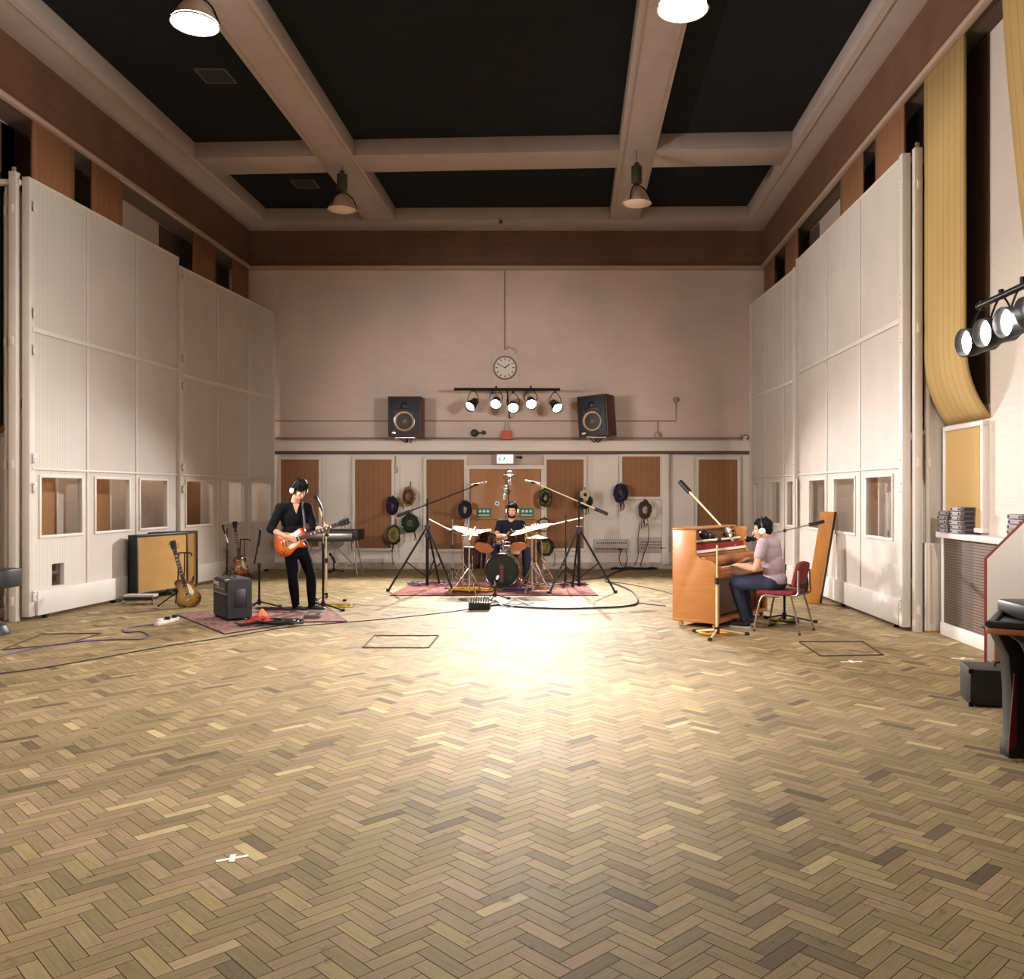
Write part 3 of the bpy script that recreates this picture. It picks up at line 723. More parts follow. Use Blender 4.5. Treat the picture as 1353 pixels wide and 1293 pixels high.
MB().cyl((.22,-.02,.04), (.3,-.02,.04), .018).cyl((.3,-.02,.04), (.34,-.04,.03), .03).build('sign_spot', 'black', t)
# warning lamp and twin flood by the bar
t = thing('warning_light', 'orange warning light box on the wall right under the lamp bar', 'warning light', wall_pt(670, 575))
MB().box((0,-.07,0), (.2,.14,.18)).build('light_box', 'orange_box', t, bevel=.01)
MB().box((0,-.04,.2), (.06,.05,.22)).build('light_bracket', 'steel', t)
t = thing('wall_floodlight', 'pair of small black round wall fittings left of the orange light', 'wall fitting', wall_pt(627, 572))
MB().lathe([(0,.12),(.05,.12),(.075,.08),(.075,.0),(0,0)], (0,0,0), (0,-1,0)).build('large_head', 'black', t)
MB().lathe([(0,.1),(.03,.1),(.045,.06),(.045,.0),(0,0)], (.19,0,.01), (0,-1,0)).build('small_head', 'black', t)
MB().cyl((.06,-.03,0), (.16,-.03,0), .012).build('link_arm', 'black_metal', t)

# ---- monitor speakers on brackets
def monitor(px, py, w, h, rz, ry, label, Y=17.85):
    c = P(px, py, Y); t = thing('monitor_speaker', label, 'speaker', c, 0); t.rotation_euler = (0, ry, rz)
    d = .45
    MB().box((0,.02,0), (w,d,h)).build('cabinet', 'speaker_wood', t, bevel=.008)
    MB().box((0,-d/2+.012,0), (w-.07,.03,h-.07)).build('front_baffle', 'blue_face', t, bevel=.003)
    y = -d/2-.003
    wf = MB().lathe([(.2,0),(.205,.012),(.19,.02),(.17,.005),(.13,-.03),(.06,-.07),(0,-.07)], (.0,y,-h/2+.3), (0,-1,0), 32).build('woofer_cone', 'cone', t, recalc=False)
    MB().torus((0,y-.012,-h/2+.3), .2, .014, (0,1,0), 32).build('woofer_ring', 'steel', wf)
    MB().sph((0,y-.0,-h/2+.3), (.06,.03,.06)).build('dust_cap', mat('dust_cap', (120,90,60), .6), wf)
    MB().lathe([(0,.02),(.03,.02),(.06,.012),(.075,0),(0,0)], (-.0,y,h/2-.2), (0,-1,0)).build('tweeter', 'black', t)
    MB().box((0,y-.006,h/2-.27), (.32,.012,.05)).build('horn_lens', 'black', t, bevel=.004)
    MB().cyl((-.16,y,h/2-.33), (-.16,y-.02,h/2-.33), .03).cyl((.16,y,h/2-.33), (.16,y-.02,h/2-.33), .03).build('vent_port', 'black', t)
    MB().box((-w/2+.12,y-.004,-h/2+.07), (.08,.004,.03)).build('badge', 'steel', t)
    br = thing('speaker_bracket', label.replace('monitor speaker', 'metal bracket') .replace('walnut-sided', 'grey').split(',')[0]+', under the cabinet', 'bracket', (c.x, Y, c.z-h/2-.02))
    MB().box((0,0,.0), (.4,.36,.02)).build('bracket_plate', 'steel', br)
    MB().cyl((-.14,-.1,-.01), (.0,.36,-.1), .014).cyl((.14,-.1,-.01), (0,.36,-.1), .014).cyl((0,0,-.01), (0,.1,-.07), .02).build('bracket_strut', 'black_metal', br)
monitor(537, 551, .66, .80, 0, 0, 'walnut-sided monitor speaker left of the lamp bar, hung straight')
monitor(788, 550, .64, .82, R(-24), R(-4), 'walnut-sided monitor speaker right of the lamp bar, turned and tilted')

# ---- lamps: theatre cans on bars
def par_can(loc, d, label, group, power, col=(1,.95,.91), size=.2, sizef=1.0, blend=.5, spot=True, sc=1.0):
    t = bpy.data.objects.new('stage_lamp', None); COL.objects.link(t); t.location = loc
    tag(t, label, 'stage lamp', group)
    d = Vector(d).normalized(); q = Vector((0,0,-1)).rotation_difference(d); t.rotation_mode = 'QUATERNION'; t.rotation_quaternion = q
    t.scale = (sc,)*3
    MB().lathe([(.0,.24),(.05,.24),(.075,.2),(.085,.1),(.105,.04),(.11,-.06),(.102,-.06),(.1,0.0),(0,0.02)], (0,0,0), (0,0,1), 20).build('lamp_can', 'black', t, recalc=False)
    MB().lathe([(0,-.012),(.06,-.008),(.098,.0),(.098,.004),(0,.006)], (0,0,0), (0,0,1), 20).build('lamp_lens', 'lamp_on', t)
    qi = q.inverted(); up = qi@Vector((0,0,1))
    s_ = up.cross(Vector((0,0,1)))
    s_ = s_.normalized() if s_.length > .05 else Vector((1,0,0))
    mid = Vector((0,0,.1)); top = mid+up*.26
    MB().tube([mid+s_*.11, mid+s_*.12+up*.12, top, mid-s_*.12+up*.12, mid-s_*.11], .008, 6, k=4).build('yoke', 'black_metal', t)
    MB().cyl(top-up*.02, top+up*.05, .02, n=8).build('hook_clamp', 'black_metal', t)
    if spot:
        ld = bpy.data.lights.new('stage_beam', 'SPOT'); ld.energy = power; ld.color = col; ld.spot_size = R(sizef); ld.spot_blend = blend; ld.shadow_soft_size = .035
        lo = bpy.data.objects.new('stage_beam', ld); COL.objects.link(lo); lo.parent = t; lo.location = (0,0,-.09)
    return t
BARZ = zb(514)*1.0
YBAR = 17.55
def bar(p, q, label, cord=None):
    p, q = Vector(p), Vector(q); mid = (p+q)/2
    t = thing('lamp_bar', label, 'lamp bar', mid)
    MB().cyl(p-mid, q-mid, .028).build('bar_tube', 'black_metal', t)
    MB().cyl(p-mid, p-mid+(q-p)*.006, .032).cyl(q-mid, q-mid-(q-p)*.006, .032).build('bar_cap', 'black', t)
    return t, mid
bp0, bp1 = P(600, 514, YBAR), P(740, 514.5, YBAR)
t, mid = bar(bp0, bp1, 'black lamp bar with five lit stage lamps on the back wall')
WD = YW-mid.y-.03; MB().cyl((-.35,0,0), (-.35,WD,.0), .02).cyl((.35,0,0), (.35,WD,0), .02).cyl((0,0,0), (0,WD,-.5), .016).build('wall_arm', 'black_metal', t)
for s_ in (-.35, .35): MB().box((s_,YW-mid.y-.02,0), (.14,.03,.14)).build('wall_plate', 'steel', t)
SPOTW = 1050
for (lx, ly, hx, aim, nm) in ((622, 536, 634, (-2.3, 11.2, 0), 'leftmost'), (655, 533, 656, (-1.6, 11.3, 0), 'second from the left'), (678, 538, 678, (-.7, 10.6, 0), 'middle'), (702, 533, 702, (.1, 11.3, 0), 'fourth from the left'), (736, 538, 724, (.8, 11.2, 0), 'rightmost')):
    L0 = P(lx, ly, YBAR-.12); dd = Vector(aim)-L0
    dd = Vector((dd.x, dd.y, dd.z))
    if nm == 'leftmost': dd = Vector((-.5, -1.0, -.72))
    if nm == 'rightmost': dd = Vector((.5, -1.0, -.72))
    par_can(L0, dd, 'lit stage lamp on the back wall bar, %s of five' % nm, 'stage lamps on the back wall bar', SPOTW*(1.9 if 'most' in nm else 1), sizef=74, blend=.9)
# right hand bar (in view) and its twin on the left wall, out of frame
RX = 3.62
RB0, RB1 = Vector((RX, 7.9, 3.22)), Vector((RX, 4.4, 3.22))
t, mid = bar(RB0, RB1, 'black lamp bar reaching in from the right edge, along the right wall')
for s_ in (-.9, .9): MB().cyl((0,s_,0), (XR-RX,s_,0), .02).build('wall_arm', 'black_metal', t)
for k in range(5):
    y = 7.85-k*.36
    par_can((RX-.1, y, 2.89+k*.02), ((-1, -.18, -.12) if k < 3 else (-.42, 1, -.10)), 'lit stage lamp on the right-hand bar, %s along from the wall end' % ('first','second','third','fourth','fifth')[k], 'stage lamps on the right bar', (760 if k < 3 else 700), sizef=(100 if k < 3 else 50), blend=.8, sc=1.15)
par_can((RX-.05, 4.9, 2.92), (.0, 1, -.52), 'added stage lamp near the hidden end of the right-hand bar, aimed along the wall', 'stage lamps on the right bar', 260, sizef=55, blend=.8, sc=1.15)  # unseen lamp added to brighten the angled white panel
LBX = -6.3
t, mid = bar((LBX, 9.45, 3.25), (LBX, 6.9, 3.25), 'black lamp bar along the left wall, beyond the left edge')
for s_ in (-.9, .9): MB().cyl((0,s_,0), (XL-LBX,s_,0), .02).build('wall_arm', 'black_metal', t)
for k in range(4):
    y = 9.3-k*.6
    par_can((LBX+.14, y, 2.95), ((1,.38,-.06), (1,.05,-.08), (1,-.05,-.08), (.42,1,-.10))[k], 'lit stage lamp on the left-hand bar, %s along' % ('first','second','third','fourth')[k], 'stage lamps on the left bar', (1000 if k < 3 else 700), sizef=(80 if k < 3 else 50), blend=.8)

# ---- high bay lamps
def bay_lamp(x, y, z, lit, label, power=0):
    t = thing('bay_lamp', label, 'ceiling lamp', (x, y, z), 0, 'high bay lamps under the beams')
    MB().cyl((0,0,.62), (0,0,ZB-z), .008, n=6).build('chain', 'steel', t)
    MB().cyl((0,0,.3), (0,0,.56), .085, n=16).cyl((0,0,.56), (0,0,.62), .04).cyl((0,0,.24), (0,0,.3), .05).build('ballast_housing', mat('dark_olive_housing', (64,60,44), .5), t, bevel=.004)
    MB().lathe([(.05,.24),(.08,.22),(.15,.14),(.21,.03),(.235,-.02),(.225,-.02),(.2,.02),(.14,.12),(.07,.2),(.05,.21)], n=28).build('reflector', mat('bell_reflector', (200,178,160), .35, .3), t, recalc=True)
    b = MB()
    for a in (0, 2.1, 4.2): b.tube([(.06*math.cos(a), .06*math.sin(a), .26), (.17*math.cos(a), .17*math.sin(a), .16), (.245*math.cos(a), .245*math.sin(a), -.01)], .011, 6, k=4)
    b.build('cage_arm', 'black_metal', t)
    MB().lathe([(0,-.07),(.1,-.06),(.18,-.03),(.222,.0),(.222,.01),(0,.012)], n=28).build('lamp_glass', 'ceil_on' if lit else mat('unlit_lens', (226,202,184), .3), t)
    if lit:
        ld = bpy.data.lights.new('bay_glow', 'SPOT'); ld.energy = power; ld.color = (1,.90,.83); ld.spot_size = R(132); ld.spot_blend = 1.0; ld.shadow_soft_size = .2
        lo = bpy.data.objects.new('bay_glow', ld); COL.objects.link(lo); lo.parent = t; lo.location = (0,0,-.06)
    return t
BAYW = 1080
bay_lamp(-3.8, 14.58, 6.24, False, 'unlit bell-shaped bay lamp hanging left, over the guitarist')
bay_lamp(1.0, 13.9, 6.12, False, 'unlit bell-shaped bay lamp hanging right, toward the far wall')
bay_lamp(-3.8, 8.9, 6.28, True, 'lit bay lamp glowing at the top left of the picture', BAYW)
bay_lamp(1.0, 8.07, 5.98, True, 'lit bay lamp glowing at the top right of the picture', BAYW)
bay_lamp(-3.8, 2.4, 6.28, True, 'added lit bay lamp over the near floor on the left, above the frame', BAYW*.1)  # unseen lamp added to help light the near end
bay_lamp(1.0, 2.4, 6.0, True, 'added lit bay lamp over the near floor on the right, above the frame', BAYW*.1)  # second unseen lamp, added for the same near light
t = thing('smoke_detector', 'small smoke detector on the far beam in the middle', 'smoke detector', P(662, 293, 17.5))
MB().box((0,0,0), (.1,.08,.14)).build('detector_body', 'lip', t, bevel=.01); MB().box((0,-.05,-.02), (.04,.03,.06)).build('detector_eye', 'black', t)

# ---------------------------------------------------------------- cable coils on hooks
def coil(px, py, rx, ry, cols, label, turns=11, tails=0, Y=18.1, group='cable coils hung on the back wall'):
    c = P(px, py, Y); s = Y/F; RX_, RY_ = rx*s, ry*s; rr = random.Random(int(px*7+py))
    t = thing('cable_coil', label, 'cable coil', c, 0, group)
    for ci, cn in enumerate(cols):
        b = MB(); pts = []
        n = turns*14
        for i in range(n):
            a = i*2*math.pi/14; lo_, hi_ = ((.34, .98),) [0] if len(cols) == 1 else ((.66, 1.0), (.42, .78), (.3, .6))[ci]; w = lo_+(hi_-lo_)*rr.random()
            pts.append((math.sin(a)*RX_*w+rr.uniform(-.012,.012), -.02-.07*rr.random()-ci*.035, math.cos(a)*RY_*w+rr.uniform(-.012,.012)-ci*RY_*.03))
        b.tube(pts, .0125, 5, k=2); b.build('cable_loops', CM[cn], t)
    if tails:
        b = MB()
        for k in range(tails):
            x = rr.uniform(-.5,.5)*RX_; b.tube([(x, -.04, -RY_*.8), (x+rr.uniform(-.04,.04), -.05, -RY_*1.3), (x+rr.uniform(-.05,.05), -.04, -RY_*(1.5+rr.random()*.5))], .009, 5, k=4)
        b.build('cable_tails', CM[cols[0]], t)
        b = MB()
    MB().torus((0,-.05,RY_*.8), .03, .008, (1,0,0), 10, 5).build('tie_strap', 'black', t)
    h = thing('wall_hook', 'small black hook holding the '+label.split(' cable')[0]+' coil', 'hook', (c.x, YW, c.z+RY_*.85))
    MB().tube([(0,0,.14), (0,-.05,.12), (0,-.06,.02), (0,-.1,-.04), (0,YW and -.2,-.02), (0,-.26,.05)], .008, 6, k=3).build('hook_rod', 'black_metal', h)
coil(519, 668, 8, 12.5, ('black','blue'), 'black and navy cable coil, upper of the two beside the tall brown panel')
coil(540.5, 656, 8.5, 13, ('olive','red'), 'olive and red cable coil, highest on the left')
coil(542.5, 691, 11, 12.5, ('black','green'), 'round dark green-black cable coil left of the door', tails=2)
coil(521, 706, 9, 13, ('black','olive'), 'black cable coil with an olive loop, lowest on the left', tails=1)
coil(615, 673, 9, 11.5, ('blue','blue'), 'bright navy cable coil against the left door frame', tails=2, Y=17.95)
coil(721, 657, 8.5, 13, ('green','olive','black'), 'green and yellow cable coil right of the door, highest', Y=17.95)
coil(719, 693, 7.5, 9, ('brown','cream'), 'brown and white cable coil between the two green ones', Y=18.0)
coil(721, 722, 11, 12, ('black','green','olive'), 'black and green cable coil right of the door, lowest', Y=17.95, tails=1)
coil(773, 653, 7.5, 7.5, ('cream',), 'small cream cable coil hung on the dark green one', Y=17.9, turns=5)
coil(773, 662, 10, 10, ('green','black'), 'dark green cable coil behind the cream one', tails=4, Y=18.0)
coil(820, 651, 10, 12.5, ('blue','black','blue'), 'large navy cable coil with hanging plugs', tails=6, turns=9)
coil(852, 673, 8.5, 13, ('brown','brown'), 'oval red-brown cable coil with hanging ends', tails=5)
# trailing leads
for pts, cn, lb in (([(519,716),(518,735),(520,746)], 'black', 'short black lead dropping below the lowest left coil'), ([(733,730),(733,745),(730,748)], 'black', 'short black lead dropping right of the door'),
    ([(846,690),(843,712),(843,735),(838,747)], 'black', 'thin lead falling from the red-brown coil'), ([(856,690),(857,712),(850,735),(846,748)], 'black', 'second thin lead falling from the red-brown coil'),
    ([(821,727),(818,738),(822,748)], 'black', 'black lead falling from the left patch panel'), ([(827,727),(829,738),(826,748)], 'black', 'black lead beside it falling from the left patch panel')):
    tag(MB().tube([P(x, y, 18.15) for x, y in pts], .009, 5, k=4).build('wall_lead', CM[cn]), lb, 'cable')
# patch panels
for (x0, x1, y0, y1, lb, cols) in ((785, 830.5, 712, 729.5, 'long grey patch panel with two rows of sockets, left of the red-brown coil', 15), (843, 886, 709.5, 729.5, 'grey patch panel with square sockets, partly behind the piano', 12)):
    X0, X1, Z0, Z1 = xb(x0), xb(x1), zb(y1), zb(y0); t = thing('patch_panel', lb, 'patch panel', ((X0+X1)/2, YW, (Z0+Z1)/2))
    MB().box((0,-.04,0), (X1-X0, .08, Z1-Z0)).build('panel_box', mat('patch_grey', (176,162,152), .5), t, bevel=.006)
    for r_ in (-1, 1):
        b = MB()
        for k in range(cols):
            x = (k-(cols-1)/2)*(X1-X0-.08)/cols; b.cyl((x,-.081,r_*.06), (x,-.086,r_*.06), .015, n=8)
        b.build('socket_row', 'black', t)
    if cols == 12:
        MB().box((0,-.081,0), (X1-X0-.03,.004,.012)).build('divider', 'black', t)
    b = MB(); rr = random.Random(3)
    for k in range(3):
        x = rr.uniform(.1,.3); b.cyl((x,-.08,-.06), (x,-.14,-.07), .016, n=8)
    b.build('plugged_connector', 'black', t)

# ---------------------------------------------------------------- stands and microphones
def tripod_stand(name, base, z1, label, hub=.5, spread=.45, a0=0.3, m='black_metal', r=.012, cat='microphone stand', low=False, legn=3):
    t = thing(name, label, cat, base)
    MB().cyl((0,0,.04 if low else .08), (0,0,z1*.6), r*1.25, n=10).build('lower_tube', m, t)
    MB().cyl((0,0,z1*.6), (0,0,z1), r*.8, n=10).build('upper_tube', m if m != 'black_metal' else 'steel' if low else m, t)
    MB().cyl((0,0,z1*.6-.03), (0,0,z1*.6+.04), r*2, n=10).build('clutch', 'black', t)
    MB().cyl((0,0,hub-.04), (0,0,hub+.03), r*2.2, n=10).build('leg_hub', 'black', t)
    for k in range(legn):
        a = a0+k*2*math.pi/legn; e = Vector((math.cos(a)*spread, math.sin(a)*spread, .012))
        lg = MB().cyl((0,0,hub), e, r*.85, n=8).build('leg', m, t)
        MB().cyl(e-Vector((0,0,.012))+Vector((math.cos(a),math.sin(a),0))*-.02+Vector((0,0,.014)), e+Vector((math.cos(a)*.03, math.sin(a)*.03, .004)), r*1.5, n=8).build('rubber_foot', 'rubber', lg)
        if hub > .3: MB().cyl((0,0,.2), e*.55+Vector((0,0,hub*.45)), r*.5, n=6).build('leg_brace', m, t)
    return t
def boom(t, p, q, weight=True, m='cream_metal', r=.011, knuckle=True, m2=None):
    """boom on stand t; p = counterweight end, q = microphone end (world)"""
    o = Vector(t.location); p = Vector(p)-o; q = Vector(q)-o
    MB().cyl(p, q, r, r*.8, n=8).build('boom_arm', m, t)
    if weight:
        d = (q-p).normalized(); MB().cyl(p-d*.06, p+d*.16, r*2.6, n=10).build('counterweight', 'black', t)
    if knuckle:
        # joint where the boom passes over the pole
        n = (q-p); s = max(0, min(1, -Vector((p.x, p.y)).dot(Vector((n.x, n.y)))/max(1e-6, (n.x**2+n.y**2)))); j = p+n*s
        MB().sph(j, r*2.6).build('boom_joint', 'black', t)
def mic(loc, d, label, L_=.19, r=.024, big=False, m='steel', clip=True):
    t = bpy.data.objects.new('microphone', None); COL.objects.link(t); t.location = loc; tag(t, label, 'microphone', None)
    t.rotation_mode = 'QUATERNION'; t.rotation_quaternion = Vector((0,0,1)).rotation_difference(Vector(d).normalized())
    if big:
        MB().cyl((0,0,-.16), (0,0,0), r, n=16).build('mic_body', m, t, bevel=.003)
        MB().lathe([(0,.11),(r*.7,.1),(r*1.15,.07),(r*1.15,0),(0,0)], n=16).build('mic_grille', mat('mic_mesh', (190,180,172), .3, .8), t)
        MB().torus((0,0,-.03), r*2.1, .005, (0,0,1), 16, 5).torus((0,0,.03), r*2.1, .005, (0,0,1), 16, 5).cyl((r*2.1,0,-.04), (r*2.1,0,.04), .005, n=6).cyl((-r*2.1,0,-.04), (-r*2.1,0,.04), .005, n=6).build('shock_mount', 'black_metal', t)
    else:
        MB().cyl((0,0,-L_), (0,0,0), r*.6, r*.8, n=12).build('mic_body', m, t)
        MB().sph((0,0,.015), (r,r,r*1.1)).build('mic_grille', 'black_metal' if m != 'steel' else mat('mic_mesh2', (150,146,144), .4, .7), t)
        MB().cyl((0,0,-L_*.6), (0,0,-L_*.35), r*.95, n=10).build('mic_clip', 'black', t)
    return t
# overheads at the drums
t = tripod_stand('boom_stand', FL(564.5, 779), 1.47, 'tall black tripod boom stand at the left of the drum kit', hub=1.02, spread=.62, a0=R(-160), r=.02)
p_, q_ = P(529, 680, 14.3), P(632, 640, 14.6); boom(t, p_, q_, m='black_metal'); 
mic(P(640, 638, 14.62), (1,.02,.16), 'slim pale overhead microphone reaching in from the left boom', L_=.3, r=.022, m='steel')
t = tripod_stand('boom_stand', FL(765, 781), 1.58, 'tall black tripod boom stand at the right of the drum kit', hub=1.0, spread=.6, a0=R(-20), r=.02)
boom(t, P(798, 677, 13.9), P(708, 638, 14.4), m='cream_metal'); mic(P(696, 635.5, 14.45), (-1,.05,.2), 'slim pale overhead microphone reaching in from the right boom', L_=.22, r=.024)
t = tripod_stand('boom_stand', FL(747.5, 775), 1.2, 'thin black stand with a pale low boom, right of the cymbals', hub=.3, spread=.3, a0=.4, m='black_metal', r=.011)
boom(t, P(770, 684, 14.7), P(712, 697, 14.9), weight=False); mic(P(706, 697.5, 14.9), (-1,0,-.25), 'large pale microphone at the right crash cymbal', big=True, r=.03)
t = tripod_stand('microphone_stand', FL(672, 764), 2.0, 'stand behind the drummer carrying a tall room microphone', hub=.4, spread=.3, m='black_metal')
mic(Vector(t.location)+Vector((.02,-.05,1.86)), (0,0,1), 'large chrome microphone on the stand above the drummer, upper of two', big=True, r=.05, m='chrome')
mic(Vector(t.location)+Vector((-.05,-.08,1.6)), (.2,0,1), 'chrome microphone just below the top one above the drummer', big=True, r=.04, m='chrome')
t = tripod_stand('microphone_stand', FL(598, 776), 1.12, 'thin cream boom stand left of the cymbals', hub=.3, spread=.3, m='steel', r=.01)
boom(t, P(567, 686, 14.5), P(598, 702, 14.7), weight=False, knuckle=False, m='cream_metal'); mic(P(604, 704, 14.7), (1,0,-.4), 'pale microphone pointed at the left cymbals', r=.028)
t = tripod_stand('microphone_stand', FL(654, 792), .28, 'short black floor stand in front of the bass drum', hub=.08, spread=.2, low=True)
mic(Vector(t.location)+Vector((.03,.12,.3)), (0,1,.1), 'black microphone in front of the bass drum', r=.04, m='black_metal')
# guitarist's corner
t = tripod_stand('microphone_stand', FL(427, 806), 1.42, 'black vocal stand just right of the guitarist', hub=.09, spread=.3, a0=R(-20), low=True)
boom(t, P(432, 706, 11.85), P(421, 665, 12.0), weight=False); mic(P(418, 658, 12.0), (-.5,.1,1), 'grey vocal microphone by the guitarist shoulder', r=.028, m='black_metal')
t = tripod_stand('microphone_stand', FL(431, 795), .98, 'cream thin-pole stand behind the black vocal stand', hub=.1, spread=.25, low=True, m='cream_metal')
t = tripod_stand('microphone_stand', FL(342.5, 803), .95, 'slim black stand left of the guitarist', hub=.09, spread=.26, low=True)
boom(t, P(336, 745, 12.0), P(343, 706, 12.0), weight=False, m='black_metal', knuckle=False); mic(P(343.5, 702, 12.0), (.1,0,1), 'black microphone standing upright left of the guitarist', r=.02, m='black_metal', L_=.2)
t = tripod_stand('microphone_stand', FL(300, 775), .98, 'black and white stand behind the amplifier, beside the violin bass', hub=.3, spread=.28)
boom(t, P(301, 717, 14.7), P(296, 700, 14.7), weight=False, m='white', knuckle=False); mic(P(295, 696, 14.7), (-.3,0,1), 'small grey microphone leaning over the violin bass', r=.024, m='black_metal', L_=.12)
t = tripod_stand('microphone_stand', FL(441, 756), .42, 'low short stand under the electric piano', hub=.06, spread=.16, low=True)
mic(P(437, 733, 17.0), (-.5,0,.8), 'small black microphone under the electric piano', r=.03, m='black_metal', L_=.18)

# pianist's corner
t = tripod_stand('microphone_stand', FL(947.5, 840), .99, 'cream-poled stand with flat legs in front of the piano keyboard', hub=.07, spread=.33, a0=R(8), m='cream_metal', low=True, r=.013)
boom(t, P(950, 713, 9.9), P(936, 713, 10.15), weight=False, knuckle=True); mic(P(932, 707, 10.35), (-1,.3,.25), 'fat black microphone aimed into the open piano', r=.055, m='black_metal', L_=.12)
t = tripod_stand('boom_stand', FL(900, 790)+Vector((.25,-.0,0)), 1.45, 'boom stand behind the piano with a long cream arm', hub=.35, spread=.35, m='black_metal')
boom(t, P(902, 640, 11.9), P(957, 699, 11.3), m='cream_metal', r=.014); mic(P(963, 706, 11.25), (-.35,0,1), 'large chrome microphone in a cradle above the piano', big=True, r=.042, m='chrome')
t = tripod_stand('microphone_stand', FL(1036.5, 822), 1.1, 'black stand behind the pianist with a boom across his face', hub=.09, spread=.36, a0=R(-5), low=True, m='black_metal')
boom(t, P(1083, 690, 10.9), P(993, 711, 10.45), weight=True, m='steel', r=.009); mic(P(990, 712, 10.42), (-1,0,-.15), 'black round vocal microphone at the pianist mouth', r=.036, m='black_metal', L_=.1)

# ---------------------------------------------------------------- drum kit
DO = Vector((-1.16, 14.62, 0))
def drum(name, label, c, axis, r, d, m, heads=('drum_white','drum_white'), lugs=8, parent=None, legs=0):
    t = thing(name, label, 'drum', c)
    ax = Vector(axis).normalized(); x, y, _ = frame(ax)
    MB().lathe([(r,-d/2),(r,d/2),(r-.008,d/2),(r-.008,-d/2),(r,-d/2)], (0,0,0), ax, 32).build('shell', m, t)
    MB().lathe([(0,d/2+.004),(r-.004,d/2+.004),(r-.004,d/2-.004),(0,d/2-.004)], (0,0,0), ax, 32).build('top_head', heads[0], t)
    MB().lathe([(0,-d/2-.004),(r-.004,-d/2-.004),(r-.004,-d/2+.004),(0,-d/2+.004)], (0,0,0), ax, 32).build('bottom_head', heads[1], t)
    MB().torus(ax*(d/2), r+.004, .009, ax, 32, 6).build('hoop', 'chrome', t); MB().torus(ax*(-d/2), r+.004, .009, ax, 32, 6).build('hoop', 'chrome', t)
    for k in range(lugs):
        a = k*2*math.pi/lugs+.2; v = (x*math.cos(a)+y*math.sin(a))*(r+.014)
        MB().cyl(v-ax*d*.46, v+ax*d*.46, .004, n=6).cyl(v-ax*.03, v+ax*.03, .011, n=8).build('lug', 'chrome', t)
    return t
# bass drum
c = DO+Vector((.0,0,.285)); t = drum('bass_drum', 'big oxblood bass drum with a dark glossy front head', c, (0,-1,0), .27, .42, 'drum_shell', ('drum_black','drum_white'), 8)
MB().torus((0,-.215,0), .278, .016, (0,1,0), 36, 8).build('front_hoop', 'drum_shell', t)
MB().lathe([(0,.0),(.055,.0),(.055,.004),(0,.004)], (.13,-.215,-.1), (0,-1,0), 20).build('port_hole_ring', 'black', t)
b = MB(); b.prism([(0,.13),(.02,.07),(.055,.055),(.024,.03),(.03,-.02),(.03,-.19),(-.03,-.19),(-.03,-.02),(-.024,.03),(-.055,.055),(-.02,.07)], Matrix.Translation((0,-.2155,.02))@Euler((R(90),0,0)).to_matrix().to_4x4(), .002); b.build('head_emblem', mat('head_emblem_red', (84,38,42), .5), t)
for s in (-1, 1): MB().cyl((s*.24,-.1,-.08), (s*.36,-.24,-.275), .009, n=8).sph((s*.36,-.24,-.27), .014).build('spur_leg', 'chrome', t)
MB().cyl((0,.05,.27), (0,.05,.48), .018, n=12).box((0,.05,.3), (.1,.08,.05)).cyl((-.16,.03,.46), (.16,.03,.46), .013, n=10).sph((0,.05,.46), .04).build('tom_mount', 'chrome', t, bevel=.002)
b = MB(); b.box((.0,.3,-.26), (.1,.28,.02)).cyl((-.05,.24,-.26), (-.05,.24,-.02), .01).cyl((.05,.24,-.26), (.05,.24,-.02), .01).cyl((0,.24,-.02), (0,.21,-.0), .02); b.build('kick_pedal', 'steel', t)
# toms (tilted toward the player, amber bottom heads showing)
drum('tom_drum', 'left mounted tom with an amber bottom head', DO+Vector((-.29,.0,.76)), (.16,.52,.8), .155, .24, 'drum_shell', ('drum_white','drum_head'), 6)
drum('tom_drum', 'right mounted tom with an amber bottom head', DO+Vector((.25,.0,.77)), (-.1,.52,.8), .135, .22, 'drum_shell', ('drum_white','drum_head'), 6)
t = drum('floor_tom', 'floor tom with a white head at the drummer left of the bass drum', DO+Vector((-.52,.42,.46)), (.05,.03,1), .2, .36, 'drum_shell', ('drum_white','drum_white'), 6)
for k in range(3):
    a = k*2.1+.5; MB().tube([(.225*math.cos(a), .225*math.sin(a), .05), (.225*math.cos(a), .225*math.sin(a), -.3), (.25*math.cos(a), .25*math.sin(a), -.45)], .009, 8).build('leg', 'chrome', t)
sn = drum('snare_drum', 'shallow chrome snare drum on its stand between the drummer knees', DO+Vector((.12,.46,.6)), (-.05,-.02,1), .178, .14, 'chrome', ('drum_white','drum_white'), 8)
t = thing('snare_stand', 'low chrome stand under the snare drum', 'drum stand', DO+Vector((.12,.46,0)))
MB().cyl((0,0,.1), (0,0,.45), .012).build('stand_tube', 'chrome', t)
for k in range(3):
    a = k*2.09; MB().cyl((0,0,.22), (.24*math.cos(a), .24*math.sin(a), .01), .008, n=8).build('leg', 'chrome', t)
    MB().tube([(0,0,.44), (.15*math.cos(a), .15*math.sin(a), .47), (.17*math.cos(a), .17*math.sin(a), .515)], .007, 6).build('basket_arm', 'chrome', t)
